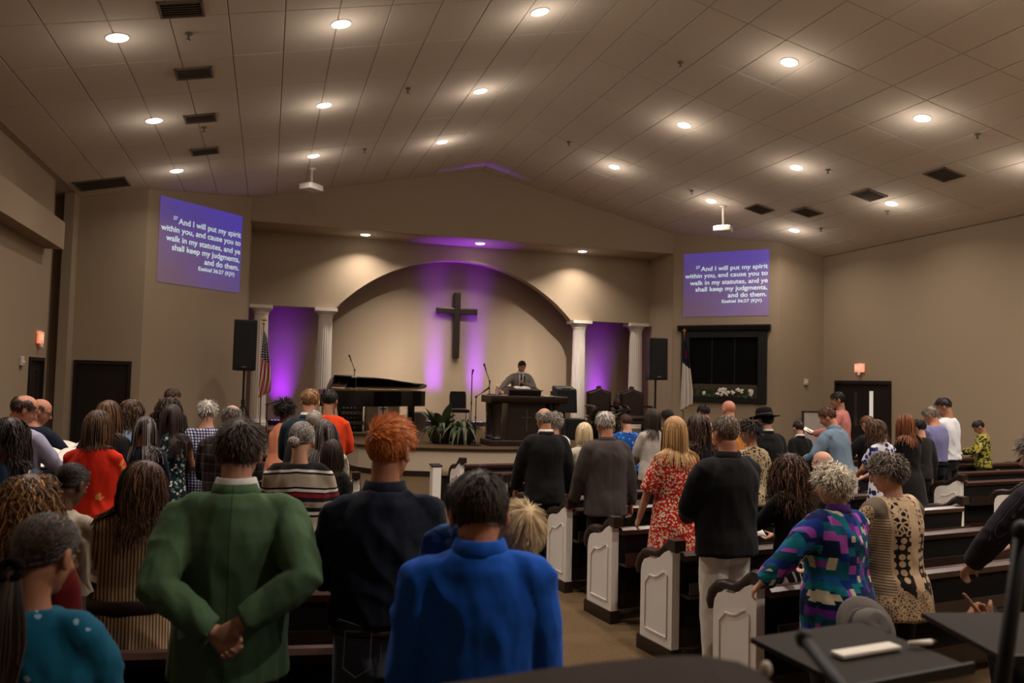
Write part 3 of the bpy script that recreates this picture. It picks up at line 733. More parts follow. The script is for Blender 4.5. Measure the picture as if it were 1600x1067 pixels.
# carved armchairs with a small table between
def throne(u, v, label):
    o = empty('carved_armchair', W(u, v, STZ), A_, label, 'armchair', 'carved leather armchairs')
    g = G(); pr = [(-.36, .5)]+[(x, 1.13+.07*math.cos(x/.36*PI*.5)+(.05*math.exp(-(x/.1)**2))) for x in np.linspace(-.36, .36, 17)]+[(.36, .5)]
    g.prism(pr, .27, .35, axis=1); g.build('back_frame', dark_m, o, bevel=.012)
    pi_ = [(x*.86, .52+(z-.52)*.94) for x, z in pr]; g = G(); g.prism(pi_, .235, .275, axis=1); bp = g.build('back_pad', leather_m, o, bevel=.018)
    b = G()
    for x, z in pi_[1::2]: b.ell((x*.95, .232, z-.015), (.009, .006, .009), None, 6, 4)
    b.build('studs', gold_m, bp)
    g = G(); g.ell((0, .31, 1.26), (.08, .03, .045)); g.build('crest', dark_m, o, True)
    g = G(); g.bb((-.35, -.3, .38), (.35, .28, .5)); g.build('seat', leather_m, o, bevel=.04)
    g = G(); g.bb((-.36, -.31, .28), (.36, .3, .37)); g.build('seat_frame', dark_m, o, bevel=.01)
    for x in (-.38, .38):
        g = G(); g.tube([(x, .3, .74), (x, 0, .76), (x, -.28, .74), (x, -.38, .69), (x, -.4, .63), (x, -.35, .61)], [.035, .035, .04, .045, .045, .03], 10); g.build('arm', dark_m, o, True)
        g = G(); g.tube([(x, -.28, .72), (x, -.26, .55), (x, -.28, .38)], [.03, .038, .03], 10); g.build('arm_post', dark_m, o, True)
        g = G(); g.tube([(x*.9, -.27, .3), (x*.92, -.3, .18), (x*.9, -.28, .06), (x*.95, -.32, .0)], [.045, .04, .025, .035], 10); g.build('leg', dark_m, o, True)
        g = G(); g.tube([(x*.9, .27, .3), (x*.92, .32, 0)], [.04, .03], 8); g.build('leg', dark_m, o, True)
throne(8.70, 19.9, 'dark carved leather armchair on the stage, left one of the pair')
throne(9.68, 19.9, 'dark carved leather armchair on the stage, right one of the pair')
o = empty('side_table', W(9.19, 20.05, STZ), A_, 'small dark carved table between the two armchairs', 'table')
g = G(); g.lathe([(.2, .62), (.21, .64), (.2, .66)], n=20); g.build('table_top', dark_m, o)
g = G(); g.lathe([(.16, 0), (.15, .03), (.04, .07), (.05, .2), (.03, .4), (.06, .6), (.08, .62)], n=16); g.build('pedestal', dark_m, o, True)
o = empty('flower_vase', W(9.19, 20.05, STZ+.66), A_, 'dark round vase on the small table between the armchairs', 'vase')
g = G(); g.lathe([(.06, 0), (.1, .08), (.12, .18), (.08, .3), (.05, .36), (.07, .42)], n=16); g.build('vase_body', leather_m, o, True)
g = G(); g.lathe([(.072, .42), (.072, .44), (.05, .44)], n=16); g.build('rim', gold_m, o)

# speakers on pole stands
def speaker(u, v, zb, w, d, h, rz, tilt, label, sl, zf):
    o = empty('speaker_stand', W(u, v, zf), A_+rz, sl, 'stand', 'speaker stands')
    g = G(); g.cyl((0, 0, .05), (0, 0, zb-zf), .025); g.cyl((0, 0, .7), (0, 0, .8), .04); g.build('pole', black_m, o)
    for k in range(3):
        a = k*2*PI/3+.4; c, s = math.cos(a), math.sin(a); g = G(); g.tube([(0, 0, .72), (.36*c, .36*s, .02)], .014, 8); g.tube([(0, 0, .3), (.22*c, .22*s, .25)], .008, 6); g.build('leg', black_m, o)
    o = empty('loudspeaker', W(u, v, zb), A_+rz, label, 'speaker', 'loudspeakers')
    R = Matrix.Rotation(tilt, 3, 'X'); g = G(); g.prism([(-w/2, -d/2), (w/2, -d/2), (w*.36, d/2), (-w*.36, d/2)], 0, h); v_ = g.arr()@np.array(R).T; q = G(); q.add(v_, g.f); q.build('cabinet', black_m, o, bevel=.02)
    g = G(); g.bb((-w/2+.03, -d/2-.012, .04), (w/2-.03, -d/2, h-.04)); q = G(); q.add(g.arr()@np.array(R).T, g.f); q.build('grille', plain('speaker_grille', (32, 31, 31), .8, .2), o)
    g = G(); g.bb((-.05, -d/2-.02, .06), (.05, -d/2-.012, .09)); q = G(); q.add(g.arr()@np.array(R).T, g.f); q.build('badge', steel_m, o)
speaker(-.5, 18.85, 2.03, .5, .42, 1.13, .0, -.03, 'large black loudspeaker on a pole stand beside the left flag', 'black pole stand under the left loudspeaker', STZ)
speaker(9.15, 17.75, 2.06, .48, .4, 1.03, -.05, -.02, 'large black loudspeaker on a pole stand left of the black frame', 'black pole stand under the right loudspeaker', STZ)

# flags
def flag(u, v, z0, h, kind, label, rz):
    o = empty('flag', W(u, v, z0), A_+rz, label, 'flag', 'flags on poles')
    g = G(); g.lathe([(.15, 0), (.15, .03), (.06, .06), (.03, .1)], n=18); g.build('flag_base', gold_m, o, True)
    g = G(); g.cyl((0, 0, .08), (0, 0, h), .013); g.build('flag_pole', plain('pole_wood', (96, 66, 36), .4, .4), o)
    g = G()
    if kind == 'us': g.lathe([(.02, h), (.03, h+.03), (.012, h+.06), (.03, h+.1), (.004, h+.17)], n=12); g.ell((0, 0, h+.1), (.07, .015, .025))
    else: g.bb((-.012, -.012, h), (.012, .012, h+.16)); g.bb((-.05, -.012, h+.09), (.05, .012, h+.115))
    g.build('finial', gold_m, o)
    # draped cloth: x around the pole, folds deepen downwards
    NU, NV = 48, 40; L = 1.55 if kind == 'us' else 1.95; top = h-.1; V = np.zeros((NV+1, NU+1, 3)); UV = np.zeros((NV+1, NU+1, 2))
    for j in range(NV+1):
        t = j/NV; spread = .05+(.20 if kind == 'us' else .25)*min(1, t*1.25)**.8
        for i in range(NU+1):
            s = i/NU; dz = L*t*(1.0-.10*s)
            V[j, i] = (spread*(s-.25)*1.1, -.035-.03*t+.05*math.sin(s*PI*6+t*1.2)*(.3+.7*t), top-dz-.12*s*(1-t)); UV[j, i] = (s, t)
    n = NU+1; f = [(j*n+i, j*n+i+1, (j+1)*n+i+1, (j+1)*n+i) for j in range(NV) for i in range(NU)]
    me = bpy.data.meshes.new('flag_cloth'); me.from_pydata(V.reshape(-1, 3).tolist(), [], f); uvl = me.uv_layers.new(name='uv'); uf = UV.reshape(-1, 2)
    for lp in me.loops: uvl.data[lp.index].uv = uf[lp.vertex_index]
    me.polygons.foreach_set('use_smooth', [True]*len(me.polygons))
    t = NT('flag_'+('stripes' if kind == 'us' else 'white')); x, y, z = t.sep(t.n('ShaderNodeUVMap').outputs[0])
    if kind == 'us':
        d = t.math('ADD', t.math('MULTIPLY', x, 1.25), t.math('MULTIPLY', y, .55))
        st = t.ramp(t.math('FRACT', t.math('MULTIPLY', d, 4.6)), [(0, lin((150, 30, 34))), (.5, lin((205, 190, 178)))], 'CONSTANT')
        fv = t.math('LESS_THAN', t.math('ADD', y, t.math('MULTIPLY', x, -.12)), .40)
        vx = t.n('ShaderNodeCombineXYZ'); t.l(t.math('MULTIPLY', x, 9), vx.inputs[0]); t.l(t.math('MULTIPLY', y, 26), vx.inputs[1])
        star = t.math('LESS_THAN', t.voro(vx.outputs[0], 1.0, rnd=.15), .27)
        c = t.mix(fv, st, t.mix(star, lin((24, 26, 48)), lin((215, 205, 196))))
        c = t.mix(t.math('GREATER_THAN', t.math('ABSOLUTE', t.math('SUBTRACT', y, .5)), .475), c, lin((190, 130, 40)))
    else:
        fv = t.math('LESS_THAN', t.math('ADD', y, t.math('MULTIPLY', x, -.1)), .33)
        cx = t.math('LESS_THAN', t.math('ABSOLUTE', t.math('SUBTRACT', x, .5)), .12); cy = t.math('LESS_THAN', t.math('ABSOLUTE', t.math('SUBTRACT', y, .2)), .07)
        cr = t.math('MULTIPLY', cx, cy)
        c = t.mix(fv, lin((205, 196, 186)), t.mix(cr, lin((26, 26, 46)), lin((120, 22, 30))))
        e = t.math('MAXIMUM', t.math('GREATER_THAN', y, .975), t.math('GREATER_THAN', x, .97)); c = t.mix(e, c, lin((190, 140, 60)))
    t.col(c); me.materials.append(t.fin(.8, .2))
    oc = bpy.data.objects.new('flag_cloth', me); COL.objects.link(oc); oc.parent = o
    sd = oc.modifiers.new('s', 'SOLIDIFY'); sd.thickness = .004
flag(-.12, 18.75, STZ, 2.5, 'us', 'draped red white and blue striped flag with stars beside the left loudspeaker', .3)
flag(10.57, 18.9, 0.0, 3.3, 'white', 'draped white flag with a dark blue top corner left of the black frame', -.2)

# potted plants
def plant(u, v, label, R, big, n, seed):
    rr = random.Random(seed); o = empty('potted_plant', W(u, v, STZ), A_, label, 'plant', 'potted plants on the stage')
    g = G(); g.lathe([(R*.55, 0), (R*.8, .06), (R, .2), (R*.98, .32), (R*.9, .36), (R*.85, .36), (R*.8, .3)], n=24); g.build('pot', pot_m, o, True)
    def leaf(a, L, w, up, m, name, droop):
        gg = G(); c, s = math.cos(a), math.sin(a); K = 7; pts = []
        for k in range(K+1):
            t = k/K; r = R*.25+L*t*math.cos(up)*(1-.12*t); z = .32+L*(math.sin(up)*t-droop*t*t)
            wd = w*math.sin(min(1, t*1.05+.06)*PI)**.8+.002; pts.append((r, z, wd))
        v = []
        for r, z, wd in pts:
            for k in (-1, 0, 1): v.append((c*r-s*wd*k, s*r+c*wd*k, z-(.25*wd if k == 0 else 0)))
        f = []
        for k in range(K):
            for q in (0, 1): f.append((k*3+q, k*3+q+1, k*3+q+4, k*3+q+3))
        gg.add(v, f); ob = gg.build(name, m, o, True); return ob
    for i in range(n):
        leaf(rr.uniform(0, 2*PI), rr.uniform(.45, .8), rr.uniform(.026, .042), rr.uniform(.6, 1.35), leaf2_m if rr.random() < .6 else leaf_m, 'leaf', rr.uniform(.7, 1.35))
    for i in range(big):
        leaf(rr.uniform(0, 2*PI), rr.uniform(.55, .95), rr.uniform(.08, .11), rr.uniform(.6, 1.2), leaf_m, 'broad_leaf', rr.uniform(.25, .6))
plant(3.58, 16.75, 'leafy plant in a dark pot at the stage edge, the left of two pots', .28, 16, 34, 3)
plant(4.0, 16.55, 'variegated spider plant in a dark pot left of the microphone stand', .3, 0, 90, 5)
plant(7.95, 18.3, 'broad leafed plant in a pot in front of the armchairs', .28, 16, 34, 9)

# light board leaning near the right corner
o = empty('partition_board', W(14.0, 17.9, 0), A_, 'pale grey partition board in the right corner beside the double door', 'board')
g = G(); g.bb((-.45, -.02, .08), (.45, .02, 1.32)); g.build('panel', plain('board_grey', (206, 196, 188), .85, .2), o)
g = G(); g.bb((-.47, -.03, .05), (-.43, .03, 1.35)); g.bb((.43, -.03, .05), (.47, .03, 1.35)); g.bb((-.47, -.03, 1.31), (.47, .03, 1.35)); g.build('frame', steel_m, o)
for x in (-.44, .44):
    g = G(); g.bb((x-.02, -.22, 0), (x+.02, .22, .06)); g.build('foot', steel_m, o)
# ================================================================== PEOPLE
PEND = []                                    # objects waiting for their remesh to be applied
def rotm(pitch=0, yaw=0, roll=0):
    """head turn: pitch forwards (+), yaw to the left (+), roll to the right (+)"""
    return np.array(Matrix.Rotation(yaw, 3, 'Z') @ Matrix.Rotation(-pitch, 3, 'X') @ Matrix.Rotation(roll, 3, 'Y'))
def nrm(v): v = np.array(v, float); return v/(np.linalg.norm(v)+1e-9)
def ik(S, Wt, l1, l2, pole):
    S = np.array(S, float); Wt = np.array(Wt, float); d = Wt-S; L = np.linalg.norm(d); m = (l1+l2)*.995
    if L > m: Wt = S+d/L*m; d = Wt-S; L = m
    a = (l1*l1-l2*l2+L*L)/(2*L); h = math.sqrt(max(0, l1*l1-a*a)); dn = d/L
    p = np.array(pole, float); p = nrm(p-dn*(p@dn)); return S+dn*a+p*h, Wt
def vnoise(p, seed=0):
    """cheap smooth value noise"""
    p = np.asarray(p); i = np.floor(p).astype(np.int64); f = p-i; f = f*f*(3-2*f)
    def hsh(q):
        n = q[:, 0]*374761393+q[:, 1]*668265263+q[:, 2]*2147483647+seed*974711
        n = (n ^ (n >> 13))*1274126177; n = n ^ (n >> 16); return (n & 0xffff)/65535.0
    r = 0
    for dx in (0, 1):
        for dy in (0, 1):
            for dz in (0, 1):
                w = (f[:, 0] if dx else 1-f[:, 0])*(f[:, 1] if dy else 1-f[:, 1])*(f[:, 2] if dz else 1-f[:, 2])
                r = r+w*hsh(i+np.array([dx, dy, dz]))
    return r
def bend_chain(p0, d, pn, lens, angs):
    """finger: points along d, each joint bent towards pn"""
    pts = [np.array(p0, float)]; d = nrm(d); pn = nrm(np.array(pn)-d*(np.array(pn)@d))
    for l, a in zip(lens, angs):
        c, s = math.cos(a), math.sin(a); d, pn = nrm(d*c+pn*s), nrm(pn*c-d*s); pts.append(pts[-1]+d*l)
    return pts
def hand(g, w, d, pn, side, curl=.5, sc=1.0, point=False, n=8):
    """w wrist, d towards the fingers, pn the way the palm faces, side +1 right hand, -1 left hand"""
    d = nrm(d); pn = nrm(np.array(pn)-d*(np.array(pn)@d)); ac = -np.cross(d, pn)*side                            # towards the little finger; the thumb is at -ac
    g.tube([w-d*.02*sc, w+d*.02*sc, w+d*.055*sc, w+d*.088*sc], np.array([(.027, .021), (.034, .019), (.041, .017), (.039, .013)])*sc, 10, ref=ac)
    for k, (o, L) in enumerate(((-.030, .92), (-.010, 1.0), (.010, .95), (.029, .78))):
        cu = curl*(1+.08*k); cu = .02 if point and k == 0 else cu
        b = w+d*.08*sc+ac*o*sc*1.02
        pts = bend_chain(b, d+ac*o*1.6, pn, np.array([.042, .026, .022])*L*sc, [cu*.9, cu*1.1, cu*.8])
        g.tube([b-d*.012*sc]+pts, np.array([.0095, .0095, .0088, .0082, .0068])*sc, n)
    tb = w+d*.022*sc-ac*.026*sc+pn*.006*sc
    tp = bend_chain(tb, d*.75-ac*.62+pn*.25, pn*.6+ac*.5, np.array([.04, .032, .026])*sc, [.1, .25+curl*.3, .2+curl*.3])
    g.tube(tp, np.array([.015, .0125, .0105, .0085])*sc, n)
SKIN = {}
def skin(tone):
    if tone in SKIN: return SKIN[tone]
    c = {'fair': (186, 138, 114), 'ruddy': (180, 122, 96), 'tan': (150, 104, 78), 'olive': (142, 92, 64), 'dark': (88, 60, 46)}[tone]
    t = NT('skin_'+tone); v = t.obj(); c = lin(c)
    t.col(t.mix(t.noise(v, 30, 4), tuple(x*.86 for x in c[:3])+(1,), tuple(min(1, x*1.12) for x in c[:3])+(1,)))
    t.b.inputs['Subsurface Weight'].default_value = .12; t.b.inputs['Subsurface Radius'].default_value = (.012, .005, .003); t.b.inputs['Subsurface Scale'].default_value = .5
    t.bump(t.noise(v, 220, 3), .08, .005); SKIN[tone] = t.fin(.55, .35); return SKIN[tone]
HAIR = {}
def hairmat(c, c2=None):
    k = (c, c2)
    if k in HAIR: return HAIR[k]
    t = NT('hair'); a = t.n('ShaderNodeAttribute', attribute_name='rnd').outputs['Fac']; c_ = tuple(min(1, x*1.35) for x in lin(c)[:3])+(1,); d = tuple(min(1, x*1.25) for x in lin(c2)[:3])+(1,) if c2 else tuple(min(1, x*1.7) for x in c_[:3])+(1,)
    e = tuple(x*.62 for x in c_[:3])+(1,)
    t.col(t.ramp(a, [(0, e), (.5, c_), (1, d)])); HAIR[k] = t.fin(.5, .35); return HAIR[k]

CRAN = np.array([.078, .097, .088]); CC = np.array([0, -.012, .032])
def scalp_ok(q, st):
    """q: points in head coordinates; True where hair grows"""
    y = q[:, 1]; z = q[:, 2]; x = np.abs(q[:, 0])
    t = np.clip((y+.10)/.185, 0, 1); zl = st.get('nape', -.065)*(1-t)+.075*t
    zl = np.where((y > -.03) & (y < .02) & (x > .06), np.maximum(zl, st.get('side', -.01)), zl)
    ok = z > zl
    b = st.get('bald', 0)
    if b: ok &= ~((z > .115-.10*b) & (y > -.085-.02*b+.0) & (x < .045+.035*b) & (y < .2))
    return ok
def strands(st, Hc, R, torso, near, seed):
    """grow hair strands over the scalp; returns a G and the per-vertex random value"""
    rg = np.random.default_rng(seed); n = int(st.get('n', 700)*near); nseg = st.get('seg', 5); L = st['len']; w = st.get('w', .005)/math.sqrt(near)
    q = rg.normal(size=(n*4, 3)); q /= np.linalg.norm(q, axis=1)[:, None]; nl = q; q = CC+q*CRAN*1.01
    ok = scalp_ok(q, st); q = q[ok][:n]; nl = nl[ok][:n]; n = len(q)
    crown = np.array([st.get('crown', 0.0), -.055, .115]); fl = q-crown
    if st.get('part'): fl = np.stack([np.sign(q[:, 0]-.012)*.35, q[:, 1]*0-.35, q[:, 2]*0-.6], 1)
    if st.get('fwd'): fl = fl+np.array([st.get('sidew', 0), st['fwd'], 0])*np.clip((q[:, 2:3]-.03)/.08, 0, 1)
    if st.get('back'): fl = fl+np.array([0, -st['back'], 0])
    fl = fl-nl*(fl*nl).sum(1)[:, None]; fl /= np.linalg.norm(fl, axis=1)[:, None]+1e-6
    lift = st.get('lift', .3)+st.get('toplift', 0)*np.clip((q[:, 2:3]-.05)/.07, 0, 1)
    d = fl+nl*lift+rg.normal(size=(n, 3))*st.get('mess', .12)
    d /= np.linalg.norm(d, axis=1)[:, None]
    p = Hc+q@R.T; d = d@R.T; Ls = L*rg.uniform(st.get('lmin', .75), 1.1, n)
    if st.get('topl'): Ls = np.where(q[:, 2] > .05, Ls*st['topl'], Ls)
    pts = [p.copy()]; gr = st.get('grav', .0); vol = st.get('vol', 1.06)
    if st.get('gather') is not None:
        Gp = Hc+R@np.array(st['gather'])
        for k in range(1, nseg+1):
            t = k/nseg; c = p*(1-t)+Gp*t+rg.normal(size=(n, 3))*.002; lc = (c-Hc)@R-CC; e = lc/(CRAN*vol); rr = np.linalg.norm(e, axis=1); ins = rr < 1
            lc[ins] /= rr[ins][:, None]; c = Hc+(lc+CC)@R.T; c = np.where((t < .98) | np.zeros((n, 1), bool), c, c*.3+Gp*.7); pts.append(c)
    else:
        step = (Ls/nseg)[:, None]
        for k in range(nseg):
            g_ = st['gc'] if st.get('gc') else gr*(k+1)/nseg*2
            d = d*(1-min(.95, g_))+np.array([0, 0, -1.0])*min(.95, g_); d /= np.linalg.norm(d, axis=1)[:, None]+1e-9
            p = p+d*step
            lc = (p-Hc)@R-CC; e = lc/(CRAN*vol); rr = np.linalg.norm(e, axis=1); ins = rr < 1
            lc[ins] /= rr[ins][:, None]; p = Hc+(lc+CC)@R.T
            for c, r in torso:
                e = (p-c)/r; rr = np.linalg.norm(e, axis=1); ins = rr < 1
                e[ins] /= rr[ins][:, None]; p = c+e*r
            d = nrm2(p-pts[-1]); pts.append(p.copy())
    P = np.stack(pts, 1)                        # n, nseg+1, 3
    if st.get('tail'):
        Gp = Hc+R@np.array(st['gather']); m = int(420*near); TL = st['tail']; a = rg.uniform(0, 2*PI, m); r = rg.uniform(0, 1, m)**.5
        T = []
        for k in range(nseg+1):
            t = k/nseg; rad = .016+.034*math.sin(min(1, t*1.3)*PI*.8)
            c = Gp+np.array([0, -.03*min(1, t*4), -TL*t])[None]+np.stack([np.cos(a)*r*rad*1.3, np.sin(a)*r*rad*.7, np.zeros(m)], 1)
            for cc, rr_ in torso:
                e = (c-cc)/rr_; q_ = np.linalg.norm(e, axis=1); ins = q_ < 1; e[ins] /= q_[ins][:, None]; c = cc+e*rr_
            T.append(c)
        P = np.concatenate([P, np.stack(T, 1)])
    if st.get('bun'):
        Gp = Hc+R@np.array(st['gather']); m = int(260*near); br = st['bun']; ax = rg.normal(size=(m, 3)); ax /= np.linalg.norm(ax, axis=1)[:, None]; t0 = np.cross(ax, rg.normal(size=(m, 3))); t0 /= np.linalg.norm(t0, axis=1)[:, None]; t1 = np.cross(ax, t0); T = []
        Bc = Gp+R@np.array([0, -br*.6, 0])
        for k in range(nseg+1):
            th = k/nseg*2.6; T.append(Bc+br*rg.uniform(.9, 1.05, (m, 1))*(t0*math.cos(th)+t1*math.sin(th))*np.array([1.05, .85, 1]))
        P = np.concatenate([P, np.stack(T, 1)])
    n = len(P)
    if st.get('curl'):
        amp, fr = st['curl']; ph = rg.uniform(0, 2*PI, n); a1 = rg.normal(size=(n, 3)); a1 /= np.linalg.norm(a1, axis=1)[:, None]; a2 = rg.normal(size=(n, 3)); a2 /= np.linalg.norm(a2, axis=1)[:, None]
        for k in range(1, nseg+1):
            s = amp*min(1, k/2); P[:, k] += a1*(np.sin(ph+fr*k)*s)[:, None]+a2*(np.cos(ph*1.7+fr*k)*s)[:, None]
    # triangular tubes
    T = np.gradient(P, axis=1); T /= np.linalg.norm(T, axis=2)[..., None]+1e-9
    ref = P-(Hc+R@CC); X = np.cross(T, ref); X /= np.linalg.norm(X, axis=2)[..., None]+1e-9; Y = np.cross(T, X)
    K = nseg+1; wd = w*np.linspace(1.0, .35, K)**.7; V = np.zeros((n, K, 3, 3))
    for i, (cx, cy) in enumerate(((1, -.25), (-1, -.25), (0, .55))): V[:, :, i] = P+X*(cx*wd/2)[None, :, None]+Y*(cy*wd/2)[None, :, None]
    base = (np.arange(n)*K*3)[:, None]; F = []
    for k in range(K-1):
        for i in range(3):
            j = (i+1) % 3; F.append(np.concatenate([base+k*3+i, base+k*3+j, base+(k+1)*3+j, base+(k+1)*3+i], 1))
    F = np.concatenate(F); rnd = np.repeat(rg.uniform(0, 1, n), K*3)
    return V.reshape(-1, 3), F, rnd
def nrm2(v): return v/(np.linalg.norm(v, axis=1)[:, None]+1e-9)
def cap_shell(st, Hc, R, k=1.05):
    nu, nv = 32, 20; th = np.linspace(0, 2*PI, nu, endpoint=False); ph = np.linspace(.02, PI-.02, nv)
    d = np.array([[math.sin(p)*math.cos(t), math.sin(p)*math.sin(t), math.cos(p)] for p in ph for t in th])
    q = CC+d*CRAN; ok = scalp_ok(q, st)
    out = CC+d*CRAN*st.get('cap', k)
    if st.get('cap', k) > 1.1: out[:, 2] = np.minimum(out[:, 2], CC[2]+CRAN[2]*1.12*d[:, 2]+.0) if False else out[:, 2]
    out[~ok] = (CC+d*CRAN*.93)[~ok]
    f = np.array([(i*nu+j, (i+1)*nu+j, (i+1)*nu+(j+1) % nu, i*nu+(j+1) % nu) for i in range(nv-1) for j in range(nu)])
    keep = ok[f].any(1); f = f[keep]
    return Hc+out@R.T, f
def raw_mesh(name, V, F, m, rnd=None, smooth=True):
    me = bpy.data.meshes.new(name); F = np.asarray(F); k = F.shape[1]
    me.vertices.add(len(V)); me.vertices.foreach_set('co', np.asarray(V, np.float32).ravel())
    me.loops.add(F.size); me.loops.foreach_set('vertex_index', F.ravel().astype(np.int32))
    me.polygons.add(len(F)); me.polygons.foreach_set('loop_start', np.arange(0, F.size, k, dtype=np.int32))
    me.polygons.foreach_set('use_smooth', np.full(len(F), smooth)); me.update(calc_edges=True)
    if rnd is not None:
        a = me.attributes.new('rnd', 'FLOAT', 'POINT'); a.data.foreach_set('value', np.asarray(rnd, np.float32))
    me.materials.append(m); return me

def remeshed(name, g, m, parent, vox, k, smooth=4, dec=None, fold=0.0, seed=0, hem=None):
    """one continuous skin over overlapping volumes (voxel remesh, applied later in one batch)"""
    v = g.arr()*k; q = G(); q.add(v, g.f)
    o = q.build(name, m, parent, True)
    r = o.modifiers.new('r', 'REMESH'); r.mode = 'VOXEL'; r.voxel_size = vox; r.adaptivity = 0.0
    if smooth: s = o.modifiers.new('s', 'SMOOTH'); s.iterations = smooth; s.factor = .5
    if dec: d = o.modifiers.new('d', 'DECIMATE'); d.ratio = dec
    PEND.append((o, m, fold, seed, hem)); return o
def flush_people():
    bpy.context.view_layer.update(); dg = bpy.context.evaluated_depsgraph_get()
    for o, m, fold, seed, hem in PEND:
        ev = o.evaluated_get(dg); me = bpy.data.meshes.new_from_object(ev); n = len(me.vertices)
        if fold and n:
            co = np.empty(n*3); me.vertices.foreach_get('co', co); co = co.reshape(-1, 3); no = np.empty(n*3); me.vertices.foreach_get('normal', no); no = no.reshape(-1, 3)
            q = co*np.array([9, 9, 6.0]); q[:, 2] += 2.5*vnoise(co*4, seed+3)+co[:, 0]*6
            a = vnoise(q, seed); a = 1-np.abs(2*a-1); b = vnoise(co*np.array([22, 22, 12.]), seed+9)
            co = co+no*((a-.5)*fold+(b-.5)*fold*.35)[:, None]; me.vertices.foreach_set('co', co.ravel())
        me.polygons.foreach_set('use_smooth', [True]*len(me.polygons)); me.materials.clear(); me.materials.append(m); me.update()
        old = o.data; o.modifiers.clear(); o.data = me; me.name = o.name; bpy.data.meshes.remove(old)
    PEND.clear()

